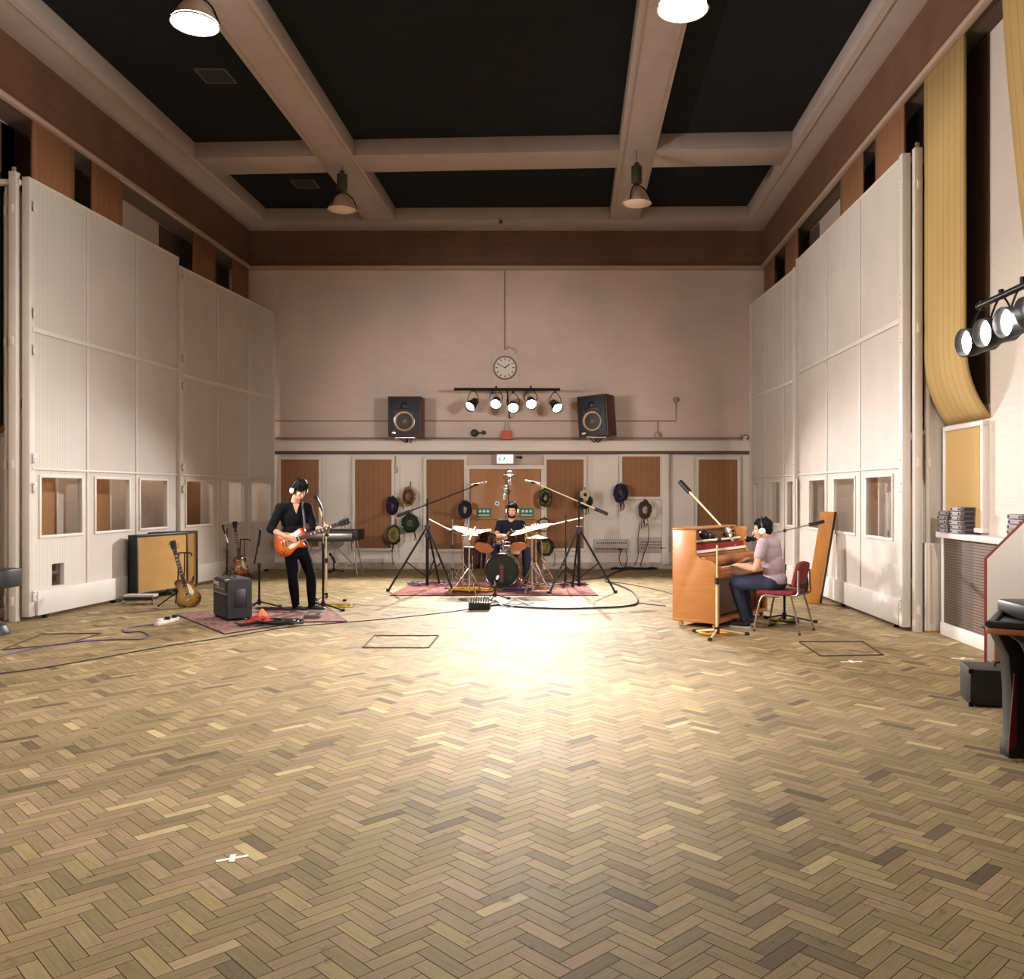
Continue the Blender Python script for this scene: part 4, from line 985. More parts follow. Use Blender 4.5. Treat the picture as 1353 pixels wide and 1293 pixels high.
def cymbal_stand(base, top, rad, tilt, label, hat=False, hub=.42, spread=.3, a0=0):
    base = Vector(base); top = Vector(top)-base
    t = thing('cymbal_stand', label, 'cymbal', base)
    knee = Vector((0,0,top.z-.12 if abs(top.x) < .05 else top.z*.85))
    MB().cyl((0,0,.05), (0,0,knee.z*.55), .014).cyl((0,0,knee.z*.55), knee, .01).cyl((0,0,knee.z*.55-.03), (0,0,knee.z*.55+.02), .02).build('stand_tube', 'chrome', t)
    MB().cyl(knee, top+Vector(tilt).normalized()*.06, .008).sph(knee, .02).build('boom_arm', 'chrome', t)
    for k in range(3):
        a = a0+k*2.094; MB().cyl((0,0,hub), (spread*math.cos(a), spread*math.sin(a), .012), .009, n=8).cyl((0,0,.14), (spread*.6*math.cos(a), spread*.6*math.sin(a), hub*.42), .006, n=6).sph((spread*math.cos(a), spread*math.sin(a), .014), .014).build('leg', 'chrome', t)
    prof = [(0,.02),(.03,.018),(.045,.004),(rad*.6,-.012),(rad,-.03),(rad,-.032),(rad*.6,-.015),(.045,.0),(.0,.016)]
    MB().lathe(prof, top, tilt, 40).build('cymbal', 'gold', t)
    if hat: MB().lathe([(r_, -h_-.07) for r_, h_ in prof], top, tilt, 40).build('lower_cymbal', 'gold', t)
    MB().cyl(top+Vector(tilt).normalized()*.02, top+Vector(tilt).normalized()*.05, .012, n=8).build('wing_nut', 'black', t)
cymbal_stand(FL(612, 778), P(619, 699, 14.7), .26, (.28,-.12,1), 'gold crash cymbal on its stand, upper left of the kit', a0=.4)
cymbal_stand(FL(620, 786), P(629, 701, 14.2), .24, (-.2,-.05,1), 'gold cymbal tilted left, in front of the left crash', a0=1.0)
cymbal_stand(FL(703, 782), P(694, 698, 14.3), .26, (-.32,-.1,1), 'gold crash cymbal tilted left at the right of the drummer', a0=.2)
cymbal_stand(FL(708, 776), P(709, 694, 14.8), .25, (-.22,-.1,1), 'gold ride cymbal at the right of the kit', a0=1.3)
cymbal_stand(FL(716, 772), P(710, 708, 15.1), .18, (0,0,1), 'pair of hi-hat cymbals right of the drummer', hat=True, a0=.7)
t = thing('drum_throne', 'black round drum stool under the drummer', 'stool', (-1.13, 15.62, 0))
MB().lathe([(0,.50),(.15,.50),(.17,.48),(.17,.43),(.15,.42),(0,.42)]).build('seat', 'black', t)
MB().cyl((0,0,.1), (0,0,.42), .015).build('stand_tube', 'chrome', t)
for k in range(3): MB().cyl((0,0,.25), (.24*math.cos(k*2.09+.5), .24*math.sin(k*2.09+.5), .012), .01, n=8).build('leg', 'chrome', t)

# ---------------------------------------------------------------- rugs
def rug(corners, m, label, z=.008, edge='cable_black'):
    pts = [FL(*c) for c in corners]; c = sum(pts, Vector())/len(pts); t = thing('rug', label, 'rug', (c.x, c.y, 0))
    loc = [p-Vector((c.x, c.y, 0)) for p in pts]
    MB().prism([(p.x, p.y) for p in loc], Matrix.Translation((0,0,.0005)), z).build('pile', m, t)
    b = MB(); n = len(loc)
    for i in range(n):
        a, q = loc[i], loc[(i+1)%n]; b.tube([a+Vector((0,0,z*.6)), q+Vector((0,0,z*.6))], .008, 6)
    b.build('bound_edge', edge if edge in M else mat('rug_edge', (48,30,34), .9), t)
M['rug_pink'] = rug_mat('rug_pink_pattern', (138,104,98), (92,60,64), (170,144,126), 7)
M['rug_red'] = rug_mat('rug_red_pattern', (128,80,74), (158,120,112), (78,48,70), 6)
rug([(233, 812), (297, 838), (400, 822), (336, 801)], 'rug_pink', 'faded pink patterned rug under the guitar amplifier, laid askew')
rug([(340, 823), (458, 821.5), (432, 803), (352, 803)], 'rug_pink', 'faded pink rug under the guitarist feet', z=.012)
rug([(515, 787), (790, 787), (768, 768), (552, 768)], 'rug_red', 'large red patterned rug under the drum kit')
# ---------------------------------------------------------------- guitar baffles (gobos) on casters
M['board_tan'] = mat('tan_baffle_cloth', (176,136,76), .9, var=.06, scale=4, bump=.2, bscale=300)
def gobo(pa, pb, h, label, name='sound_baffle'):
    pa = Vector((pa[0], pa[1], 0)); pb = Vector((pb[0], pb[1], 0)); d = pb-pa; L_ = d.length
    t = thing(name, label, 'sound baffle', pa, math.atan2(d.y, d.x)); z0 = .08; T = .14
    MB().bb((.03, .012, z0+.03), (L_-.03, T, h-.03)).build('cloth_face', 'board_tan', t)
    b = MB(); b.bb((0,0,h-.03), (L_,T+.01,h)); b.bb((0,0,z0), (L_,T+.01,z0+.03)); b.bb((0,0,z0+.03), (.03,T+.01,h-.03)); b.bb((L_-.03,0,z0+.03), (L_,T+.01,h-.03)); b.build('edge_frame', 'black', t, bevel=.003)
    MB().bb((0,T-.01,z0), (L_,T+.012,h)).build('back_board', 'black', t)
    for x in (.12, L_-.2):
        ft = MB().bb((x-.04,-.12,.05), (x+.04,T+.12,.09)).build('foot', 'black', t, bevel=.004)
        for y in (-.1, T+.1): MB().cyl((x-.02,y,.025), (x+.02,y,.025), .024).cyl((x,y,.03), (x,y,.06), .01).build('caster', 'steel', ft)
    return t
g0 = FL(181, 794); g1 = FL(249, 783)
gobo((g0.x, g0.y), (g1.x, g1.y), .95, 'tan cloth sound baffle behind the sunburst guitar, the nearer and wider one')
gobo((g1.x-.35-.16, g1.y-1.0+.55), (FL(264, 781).x-.07, FL(264, 781).y+.1), .96, 'second tan sound baffle standing partly behind the first')
t = thing('dolly', 'low black dolly with a white top strip at the baffle foot', 'dolly', FL(184, 798))
MB().box((0,.05,.12), (.42,.16,.03)).build('dolly_deck', 'white', t, bevel=.004)
MB().box((0,.05,.08), (.4,.2,.04)).build('dolly_frame', 'black', t, bevel=.004)
for x in (-.2, .2): MB().cyl((x-.015,-.02,.03), (x+.015,-.02,.03), .03).cyl((x,-.02,.03), (x,0,.07), .01).build('caster', 'steel', t)

# ---------------------------------------------------------------- combo amplifier
t = thing('guitar_amplifier', 'black combo guitar amplifier on the pink rug', 'amplifier', (FL(300, 822).x, FL(300, 822).y, .012), math.atan2(.8, -.6)+math.pi)
# local: front face toward +x? build explicitly with u (front width) along -X' and v (depth) along Y'
AW, AD, AH = .60, .30, .50
u = Vector((-.6, .8, 0)); v = Vector((.8, .6, 0)); t.rotation_euler = (0,0,math.atan2(u.y, u.x))
# local x = u, local y = rot90(u) = (-.8,-.6) = -v ; so depth runs to local -y
MB().bb((0,-AD,.02), (AW,0,AH)).build('cabinet', 'amp_black', t, bevel=.018, seg=3)
MB().bb((.03,.0,.04), (AW-.03,.006,AH*.62)).build('grille_cloth', mat('grille_cloth', (48,46,48), .9, var=.2, scale=200), t)
MB().bb((.03,.0,AH*.66), (AW-.03,.008,AH-.04)).build('control_panel', mat('amp_panel', (30,29,32), .5), t)
for k in range(7): MB().cyl((.09+k*.06,.008,AH*.76), (.09+k*.06,.022,AH*.76), .011, n=10).build('knob', 'steel', t)
text_mesh('logo', 'Ampeg', .085, 'white_plate', t, (AW-.16, .0095, AH*.88), (R(90), 0, R(180)))
MB().bb((.0,.004,AH*.63), (AW,.012,AH*.65)).build('trim_strip', 'steel', t)
hd = MB().bb((-.004,-AD/2-.075,AH*.3), (.006,-AD/2+.075,AH*.76)).build('side_recess', 'black', t, bevel=.002)
MB().bb((-.008,-AD/2-.08,AH*.27), (-.0,-AD/2+.08,AH*.3)).bb((-.008,-AD/2-.08,AH*.76), (0,-AD/2+.08,AH*.79)).bb((-.008,-AD/2-.095,AH*.27), (0,-AD/2-.075,AH*.79)).bb((-.008,-AD/2+.075,AH*.27), (0,-AD/2+.095,AH*.79)).build('recess_rim', 'amp_black', t, bevel=.003)
MB().tube([(AW*.3,-AD/2,AH), (AW*.34,-AD/2,AH+.025), (AW*.66,-AD/2,AH+.025), (AW*.7,-AD/2,AH)], .01, 8, k=3).build('carry_handle', 'black', t)
for x in (.04, AW-.04):
    for y in (-.03, -AD+.03): MB().cyl((x,y,0), (x,y,.022), .02).build('rubber_foot', 'rubber', t)
    MB().box((x-.0,-.01,AH-.012), (.05,.045,.03)).build('corner_guard', 'steel', t, bevel=.004)

# ---------------------------------------------------------------- guitars
def outline(kind):
    if kind == 'single':   # single-cut solid body, x along the neck, centre of body at 0
        pts = [(-.215,0),(-.21,.07),(-.17,.135),(-.1,.165),(-.03,.145),(.03,.108),(.08,.1),(.135,.118),(.185,.125),(.215,.1),(.222,.055),(.21,.028),(.2,-.028),(.165,-.045),(.15,-.075),(.175,-.115),(.212,-.135),(.19,-.142),(.13,-.125),(.08,-.105),(.03,-.11),(-.03,-.145),(-.1,-.165),(-.17,-.135),(-.21,-.07)]
    else:                  # violin shape
        pts = [(-.21,0),(-.205,.07),(-.165,.12),(-.1,.14),(-.06,.13),(-.035,.105),(.0,.085),(.045,.082),(.07,.1),(.095,.118),(.15,.112),(.195,.075),(.215,.03),(.215,-.03),(.195,-.075),(.15,-.112),(.095,-.118),(.07,-.1),(.045,-.082),(.0,-.085),(-.035,-.105),(-.06,-.13),(-.1,-.14),(-.165,-.12),(-.205,-.07)]
    return [(p.x, p.y) for p in smooth_path([(x, y, 0) for x, y in pts], 3, True)]
def guitar(label, origin, xdir, ndir, top, kind='single', neck=.45, sc=1.0, group=None):
    x = Vector(xdir).normalized(); n = Vector(ndir); n = (n-x*n.dot(x)).normalized(); y = n.cross(x)
    t = bpy.data.objects.new('bass_guitar' if kind != 'single' else 'electric_guitar', None); COL.objects.link(t)
    m = Matrix((x, y, n)).transposed().to_4x4(); m.translation = Vector(origin); t.matrix_world = m@Matrix.Scale(sc, 4)
    tag(t, label, 'guitar')
    I = Matrix.Identity(4)
    ol = outline(kind)
    MB().prism(ol, Matrix.Translation((0,0,-.045)), .04).build('body_back', mat('mahogany', (96,34,22), .25, coat=.4), t, bevel=.004)
    MB().prism(ol, Matrix.Translation((0,0,-.005)), .012).build('body_top', top, t, bevel=.004)
    MB().bb((.17,-.024,-.03), (.22+neck,.024,.0)).build('neck', mat('mahogany', (96,34,22)), t, bevel=.008)
    MB().bb((.12,-.026,.006), (.22+neck,.026,.014)).build('fretboard', mat('rosewood', (52,32,26), .5), t, bevel=.001)
    b = MB()
    for k in range(18): xx = .22+neck-.62*(1-2**(-k/12)); b.bb((xx-.001,-.026,.014), (xx+.001,.026,.0155))
    b.build('frets', 'steel', t)
    b = MB()
    for k in (3,5,7,9,12,15): xx = .22+neck-.62*(1-2**(-(k-.5)/12)); b.box((xx,0,.0146), (.012,.03,.0012))
    b.build('inlays', 'ivory', t)
    hx = .22+neck
    MB().prism([(0,-.024),(.04,-.038),(.15,-.045),(.17,-.02),(.16,0),(.17,.02),(.15,.045),(.04,.038),(0,.024)], Matrix.Translation((hx,0,-.012))@Euler((0,R(8),0)).to_matrix().to_4x4(), .016).build('headstock', 'black', t, bevel=.002)
    for k in range(6 if kind == 'single' else 4):
        s = 1 if k % 2 else -1; xx = hx+.045+(k//2)*(.042 if kind == 'single' else .06)
        MB().cyl((xx,s*.025,.002), (xx,s*.025,.014), .005, n=8).cyl((xx,s*.04,-.012), (xx,s*.062,-.012), .004, n=6).sph((xx,s*.066,-.012), (.01,.008,.006)).build('tuning_peg', 'chrome', t)
    for xx in (.1, -.02): 
        pk = MB().box((xx,0,.012), (.042,.078,.012)).build('pickup', 'chrome' if kind != 'single' else 'ivory', t, bevel=.002)
        MB().box((xx,0,.0185), (.03,.062,.003)).build('pole_plate', 'black' if kind == 'single' else 'chrome', pk)
    MB().box((-.07,0,.014), (.018,.085,.014)).build('bridge', 'chrome', t, bevel=.002)
    if kind == 'single': MB().box((-.11,0,.012), (.014,.09,.012)).build('tailpiece', 'chrome', t, bevel=.002)
    else: MB().tube([(-.07,-.02,.016),(-.2,-.03,.01),(-.2,.03,.01),(-.07,.02,.016)], .003, 5).build('tailpiece', 'chrome', t)
    MB().prism([(.11,-.03),(.0,-.035),(-.06,-.06),(-.02,-.095),(.08,-.075),(.12,-.045)], Matrix.Translation((0,0,.012)), .003).build('pickguard', 'ivory' if kind == 'single' else 'ivory', t)
    for k, (kx, ky) in enumerate(((-.11,-.085),(-.15,-.06),(-.09,-.12),(-.14,-.1))): MB().cyl((kx,ky,.007), (kx,ky,.022), .011, n=12).build('knob', 'gold', t)
    b = MB(); ns = 6 if kind == 'single' else 4
    for k in range(ns): yy = (k-(ns-1)/2)*(.0095 if ns == 6 else .013); b.cyl((-.08,yy,.022), (hx+.03,yy*.85,.012), .0012, n=4)
    b.build('strings', 'steel', t)
    return t
lp = burst_mat('cherry_sunburst', (236,150,32), (214,92,20), (120,22,10), .19)
ht = burst_mat('tobacco_sunburst', (178,144,50), (146,104,34), (58,26,14), .185)
vb = burst_mat('amber_sunburst', (226,150,60), (190,96,26), (80,30,12), .15)
# A-frame stand for resting guitars
def a_stand(base, label, h=.62, lean=.16, dirx=(1,0,0)):
    t = thing('guitar_stand', label, 'guitar stand', base, math.atan2(dirx[1], dirx[0]))
    MB().tube([(-.1,.05,.02), (-.09,.09,.3), (-.1,.12,h-.04), (-.07,.12,h), (.09,.12,h), (.1,.12,h-.04)], .01, 8, k=3).build('back_frame', 'black_metal', t)
    MB().tube([(-.1,.05,.24), (-.1,-.03,.2), (-.1,-.1,.2), (-.1,-.12,.24)], .009, 6, k=3).build('cradle_arm', 'rubber', t)
    MB().tube([(.1,.05,.24), (.1,-.03,.2), (.1,-.1,.2), (.1,-.12,.24)], .009, 6, k=3).build('cradle_arm', 'rubber', t)
    MB().cyl((-.1,.07,.22), (.1,.07,.22), .009).cyl((0,.1,.3), (0,.11,h), .008).build('cross_tube', 'black_metal', t)
    for e in ((-.2,-.18,.012), (.2,-.18,.012), (0,.3,.012)): MB().cyl((0,.07,.24), e, .01, n=8).sph(e, .014).build('leg', 'black_metal', t)
    return t
gb = FL(246, 800)
a_stand(gb+Vector((-.1,.02,0)), 'black tube stand holding the yellow sunburst guitar', h=.72, dirx=(1,-.2))
o = P(247, 783, gb.y-.12)
tip = P(225.5, 708, gb.y+.08)
guitar('single-cut electric guitar with a dark yellow sunburst, resting in front of the tan baffle', o, tip-o, (.25,-1,.15), ht, sc=.98, neck=.42)
bs = FL(318, 766)
a_stand(bs, 'black stand holding the violin-shaped bass by the screens', h=.72, dirx=(1,-.3))
o = P(317.5, 748, bs.y-.06); tip = P(309.5, 687, bs.y+.12)
guitar('violin-shaped bass guitar with an amber sunburst, standing by the white screens', o, tip-o, (.25,-1,.15), vb, 'violin', neck=.52, sc=.93)

# ---------------------------------------------------------------- electric piano behind the guitarist
EY = 16.9
t = thing('electric_piano', 'black electric piano with a silver front rail behind the guitarist', 'electric piano', (P(435, 0, EY).x, EY, 0))
EW = 1.12
MB().bb((-EW/2,0,.66), (EW/2,.5,.86)).build('case', 'black', t, bevel=.02, seg=3)
MB().bb((-EW/2+.03,-.05,.64), (EW/2-.1,.02,.7)).build('key_slip', 'black', t, bevel=.005)
MB().bb((-EW/2+.05,-.02,.70), (EW/2-.12,-.004,.79)).build('front_rail', 'steel', t, bevel=.003)
MB().bb((EW/2-.1,-.06,.66), (EW/2,.02,.86)).bb((-EW/2,-.06,.66), (-EW/2+.04,.02,.86)).build('cheek_block', 'black', t, bevel=.01)
for (x0, y0, x1, y1) in ((-.45,.08,-.58,-.05), (.42,.08,.56,-.08), (-.45,.42,-.58,.5), (.42,.42,.52,.5)):
    MB().cyl((x0,y0,.66), (x1,y1,.0), .016, .012).build('leg', 'steel', t)
MB().cyl((-.45,.08,.62), (.1,.3,.66), .008).cyl((-.5,.0,.3), (.1,.2,.64), .008).cyl((.5,.0,.16), (-.05,.2,.64), .008).build('cross_brace', 'steel', t)

# ---------------------------------------------------------------- upright piano (local x = along keyboard, local -y = player side)
PA = Vector((.57, .82, 0)).normalized()
po = Vector((1.17, 10.42, 0))
t = thing('upright_piano', 'honey-veneered upright piano with its front panels removed', 'piano', po, math.atan2(PA.y, PA.x))
PL, PH, PD, UD = 1.46, 1.125, .58, .30     # local: back at y=0, player side at -y
prof = [(0,.09),(PD,.09),(PD,.70),(PD-.02,.74),(PD-.07,.775),(UD+.06,.80),(UD+.01,.84),(UD,.9),(UD,PH),(0,PH)]
for x0, nm in ((0, 'near_side_panel'), (PL-.035, 'far_side_panel')):
    mtx = Matrix(((0,0,1,x0),(-1,0,0,0),(0,1,0,0),(0,0,0,1)))
    MB().prism(prof, mtx, .035).build('side_panel', 'wood', t, bevel=.006)
MB().bb((.035,-.03,.1), (PL-.035,0,PH-.02)).build('back_panel', 'wood_h', t)
MB().bb((.0,-.15,PH-.0), (PL,.01,PH+.022)).build('hinged_lid', 'wood_h', t, bevel=.005)
MB().bb((.035,-PD+.14,.12), (PL-.035,-PD+.17,.58)).build('lower_panel', mat('dark_piano_panel', (92,54,34), .45, var=.1, scale=3), t)
MB().bb((.035,-PD-.02,.58), (PL-.035,-UD+.04,.66)).build('key_bed', 'wood_h', t, bevel=.006)
MB().bb((.035,-PD-.025,.66), (PL-.035,-PD+.0,.70)).build('key_slip', 'wood_h', t, bevel=.003)
nk = 52; kw = (PL-.23)/nk
b = MB()
for k in range(nk): b.bb((.115+k*kw+.0008,-PD+.0,.665), (.115+(k+1)*kw-.0008,-PD+.15,.70))
b.build('white_keys', 'ivory', t, bevel=.0006)
b = MB()
for k in range(nk-1):
    if (k % 7) in (0, 1, 3, 4, 5): b.bb((.115+(k+1)*kw-.006,-PD+.055,.70), (.115+(k+1)*kw+.006,-PD+.15,.713))
b.build('black_keys', 'black', t)
MB().bb((.035,-PD+.0,.66), (.115,-PD+.15,.72)).bb((PL-.115,-PD,.66), (PL-.035,-PD+.15,.72)).build('key_block', 'wood_h', t, bevel=.005)
MB().prism([(0,0),(.02,.07),(.05,.1),(.1,.11),(.13,.1),(.14,.06),(.13,0)], Matrix(((0,0,1,.035),(-1,0,0,-PD+.30),(0,1,0,.705),(0,0,0,1)))@Matrix.Identity(4), PL-.07).build('fallboard', 'wood_h', t, bevel=.004)
# open action seen above the fallboard
MB().bb((.035,-UD+.02,.80), (PL-.035,-.06,.84)).build('action_shelf', 'wood_h', t)
MB().bb((.04,-UD+.0,.855), (PL-.04,-UD+.02,.885)).build('name_rail', 'ivory', t)
MB().bb((.04,-UD+.03,.885), (PL-.04,-UD+.06,.95)).build('red_felt_strip', 'red_felt', t)
b = MB()
for k in range(84): b.box((.06+k*.016,-UD+.1,.97), (.009,.1,.022), (R(-25),0,0))
hm = b.build('hammers', mat('hammer_felt', (206,186,150), .9), t)
MB().bb((.04,-UD+.16,.9), (PL-.04,-UD+.19,1.08)).build('action_rail', mat('action_brown', (84,44,28), .6), t)
MB().bb((.05,-.06,.84), (PL-.05,-.03,PH-.03)).build('iron_frame', mat('bronze_iron', (150,112,56), .35, .7), t)
b = MB()
for k in range(60): b.cyl((.07+k*.022,-.085,.86), (.07+k*.022,-.07,PH-.05), .0012, n=4)
b.build('strings', 'steel', t)
for x in (.02, PL-.06): MB().bb((x,-PD+.0,.09), (x+.05,-PD+.05,.6)).build('front_leg', 'wood', t, bevel=.006)
MB().bb((.0,-PD,.06), (PL,0,.1)).build('bottom_board', 'wood_h', t, bevel=.006)
for x in (.06, PL-.06):
    for y in (-.08, -PD+.06): MB().cyl((x-.012,y,.028), (x+.012,y,.028), .028).cyl((x,y,.03), (x,y,.07), .012).build('caster', 'brass', t)
for k in range(2): MB().box((PL/2-.06+k*.12,-PD+.06,.08), (.05,.18,.015)).build('pedal', 'brass', t, bevel=.004)

# ---------------------------------------------------------------- stacking chair
CD = Vector((-.82, .57, 0)).normalized()   # the way the sitter faces
def chair(loc, label):
    t = thing('stacking_chair', label, 'chair', loc, math.atan2(CD.y, CD.x))     # local +x = forward
    MB().box((.0,0,.44), (.42,.42,.05)).build('seat', 'red_chair', t, bevel=.018, seg=3)
    m = Matrix.Translation((-.25,0,.66))@Euler((0,R(-14),0)).to_matrix().to_4x4()
    b = MB(); poly = [(p.x, p.y) for p in smooth_path([(-.13,-.17,0),(-.12,-.18,0),(.07,-.175,0),(.125,-.12,0),(.135,0,0),(.125,.12,0),(.07,.175,0),(-.12,.18,0),(-.13,.17,0)], 3, True)]
    m2 = Matrix.Translation((-.215,0,.665))@Euler((0,R(-104),0)).to_matrix().to_4x4()
    b.prism([(px, py) for px, py in poly], m2, .04); b.build('backrest', 'red_chair', t, bevel=.01)
    for s in (-1, 1):
        MB().tube([(-.19,s*.2,.42), (-.27,s*.2,.44), (-.27,s*.19,.55), (-.27,s*.18,.7)], .012, 8, k=3).build('back_upright', 'seat_tube', t)
        MB().tube([(-.19,s*.2,.42), (-.24,s*.21,.25), (-.30,s*.22,.0)], .012, 8, k=2).build('leg', 'seat_tube', t)
        MB().tube([(-.05,s*.2,.40), (.1,s*.2,.41), (.16,s*.205,.36), (.2,s*.21,.2), (.23,s*.22,.0)], .012, 8, k=3).build('leg', 'seat_tube', t)
        for x in (-.3, .23): MB().cyl((x,s*.22,0), (x,s*.22,.02), .015, n=10).build('rubber_foot', 'rubber', t)
    MB().cyl((-.19,-.2,.41), (-.19,.2,.41), .01).cyl((.15,-.2,.40), (.15,.2,.40), .01).build('seat_rail', 'seat_tube', t)
chair((2.36, 10.04, 0), 'maroon upholstered stacking chair the pianist sits on')

# ---------------------------------------------------------------- leaning plank and black bag by the right screens
b0 = FL(1074, 797); top = P(1094, 676, b0.y-.15)
t = thing('leaning_plank', 'long honey-coloured board leaning on the right screens', 'board', b0)
tp = top-b0; wv = Vector((.2,-.12,0)); tk = Vector((.08,.16,0)).normalized()*.045
b = MB(); 
def slab8(b, p, q, w, k):
    v = [b.bm.verts.new(x) for x in (p, p+w, p+w+k, p+k, q, q+w, q+w+k, q+k)]
    for f in ((0,1,2,3),(4,7,6,5),(0,4,5,1),(1,5,6,2),(2,6,7,3),(3,7,4,0)): b.face([v[i] for i in f])
slab8(b, Vector((-.1,0,0)), tp+Vector((-.1,0,0)), Vector((.18,-.03,0)), Vector((.03,.1,0)))
b.build('board_body', 'plank', t, bevel=.004)
slab8(MB_ := MB(), Vector((.082,.0,.0))+Vector((0,-.03,0)), tp+Vector((.082,-.03,0)), Vector((.04,.02,0)), Vector((.03,.1,0))); MB_.build('edge_strip', 'darkwood', t)
tb = P(1063, 0, 12.6)
t = thing('instrument_bag', 'black soft bag standing behind the leaning board', 'bag', (FL(1062, 783).x, FL(1062, 783).y, 0))
MB().lathe([(0,.31),(.03,.3),(.09,.24),(.13,.14),(.135,.04),(.12,.0),(0,0)], n=20).build('bag_body', 'rubber', t)
MB().tube([(0,0,.31), (.01,0,.36), (.03,0,.38), (.02,0,.33)], .006, 6, k=3).build('bag_loop', 'black', t)

# ---------------------------------------------------------------- right wall: radiator cover, shelf, modules, switch
cx = 4.0; y1_, y0_ = 9.75, 7.0
t = thing('radiator_cover', 'long radiator cover with brown woven grille and a white shelf top on the right wall', 'radiator cover', (XR, (y0_+y1_)/2, 0))
hl = (y1_-y0_)/2; D = .13
M['grille_r'] = wave_mat('woven_brown_grille', (112,86,72), (58,42,36), 'Z', .03, .5, .4, 1.0, .1, 3)
M['grille_r2'] = wave_mat('woven_dark_grille', (88,68,54), (54,42,36), 'Z', .03, .5, .4, 1.0, .1, 3)
MB().bb((-D-.06,-hl-.02,1.07), (0,hl+.04,1.13)).build('shelf_top', 'white', t, bevel=.006)
MB().bb((-D-.02,-hl,0), (0,hl+.02,.14)).build('plinth', 'white', t, bevel=.006)
MB().bb((-D-.01,hl-.04,.14), (0,hl+.02,1.07)).bb((-D-.01,-hl,.14), (0,-hl+.04,1.07)).build('end_post', 'white', t, bevel=.004)
MB().bb((-D,hl-.75,.14), (-.02,hl-.04,1.07)).build('grille_panel', 'grille_r2', t)
MB().bb((-D,-.2,.14), (-.02,hl-.75,1.07)).build('grille_panel', 'grille_r', t)
MB().bb((-D,-hl+.04,.14), (-.02,-.2,1.07)).build('grille_panel', 'grille_r', t)
def module_stack(x, y, z, n, label_base, w=.26, h=.047, seed=1):
    rr = random.Random(seed)
    for k in range(n):
        t = thing('equipment_module', '%s, %s' % (label_base, ('lowest', 'second from the bottom', 'third from the bottom', 'fourth from the bottom', 'fifth from the bottom', 'topmost')[k if k < n-1 else 5]), 'module', (x+rr.uniform(-.006,.006), y+rr.uniform(-.008,.008), z+k*h), rr.uniform(-.05,.05), 'grey modules stacked on the radiator shelf')
        MB().box((0,0,h/2), (.17,w,h-.003)).build('module_case', 'grey_unit', t, bevel=.003)
        MB().box((-.087,0,h/2), (.006,w-.03,h-.016)).build('module_face', mat('module_face', (132,122,122), .5), t)
        MB().cyl((-.088,-w/2+.04,h/2), (-.1,-w/2+.04,h/2), .01, n=8).cyl((-.088,w/2-.04,h/2), (-.1,w/2-.04,h/2), .01, n=8).build('module_knob', 'black', t)
        MB().box((0,-w/2-.001,h/2), (.1,.004,h-.02)).build('side_vent', 'black', t)
module_stack(4.08, 9.56, 1.13, 5, 'grey module in the left stack on the radiator shelf', seed=3)
module_stack(4.08, 9.25, 1.13, 6, 'grey module in the taller right stack on the radiator shelf', seed=5)
module_stack(4.08, 8.0, 1.13, 5, 'grey module in the stack by the right picture edge', w=.3, seed=7)
# pipe cover and switch between posts and shelf
t = thing('pipe_cover', 'narrow ribbed white pipe cover in the corner left of the radiator', 'pipe cover', (4.1, 9.93, 0))
MB().bb((-.17,-.05,.02), (.1,.05,1.0)).build('cover_body', 'ribbed', t, bevel=.006)
MB().bb((-.18,-.055,.0), (.1,.055,.02)).build('cover_foot', 'wood', t); MB().bb((-.12,-.055,.1), (-.1,-.045,.98)).build('cover_edge', MATS.get('cover_tan_edge') or mat('cover_tan_edge', (196,160,120), .6), t); MB().bb((.02,-.055,.1), (.04,-.045,.98)).build('cover_edge', mat('cover_tan_edge', (196,160,120), .6), t)
t = thing('wall_switch_box', 'small grey isolator box with a yellow label on the right wall', 'switch box', P(1224, 597, 10.02))
MB().box((0,0,0), (.09,.06,.17)).build('box_body', mat('isolator_grey', (188,176,164), .5), t, bevel=.008)
MB().box((0,-.032,.035), (.05,.006,.05)).build('yellow_label', mat('yellow_label', (214,180,60), .5), t); MB().box((0,-.036,-.03), (.03,.02,.04)).build('isolator_lever', 'steel', t)
x_ = P(1224, 0, 10.02).x
tag(MB().cyl((x_,10.03,1.0), (x_,10.03,1.93), .016).cyl((x_,10.03,2.1), (x_,10.03,2.45), .016).cyl((x_,10.03,2.44), (x_+.25,10.03,2.5), .016).build('switch_conduit', 'white'), 'white conduit rising from the pipe cover to the isolator box', 'conduit')
tag(MB().bb((3.98,9.96,0), (4.19,10.04,5.3)).build('corner_pilaster', 'white', bevel=.008), 'flat white upright closing the gap behind the right guide posts', 'upright')

# ---------------------------------------------------------------- white screen with red-brown edge, keyboard desk, black box
YS = 7.6
a = P(1303, 738, YS); bpt = P(1350, 692, YS)
t = thing('angled_screen', 'white panel with a red-brown sloping edge standing at the right border', 'screen', (a.x, YS, 0))
poly = [(0,.12),(0,a.z),(bpt.x-a.x,bpt.z),(.4,bpt.z+.08),(.4,.12)]
mt = Matrix(((1,0,0,0),(0,0,-1,0.02),(0,1,0,0),(0,0,0,1)))
MB().prism(poly, mt, .04).build('white_panel', 'white', t)
b = MB(); b.tube([(0,0,.1), (0,0,a.z), (bpt.x-a.x,0,bpt.z), (.41,0,bpt.z+.08)], .018, 4); b.build('edge_trim', mat('redbrown_trim', (98,34,26), .4), t)
MB().bb((.05,-.28,.0), (.1,.24,.06)).bb((.06,-.04,.0), (.12,.02,.5)).bb((.3,-.04,0), (.36,.02,.3)).bb((.1,-.04,.26), (.34,-.0,.3)).build('foot_frame', mat('foot_brown', (120,84,60), .5), t, bevel=.004)
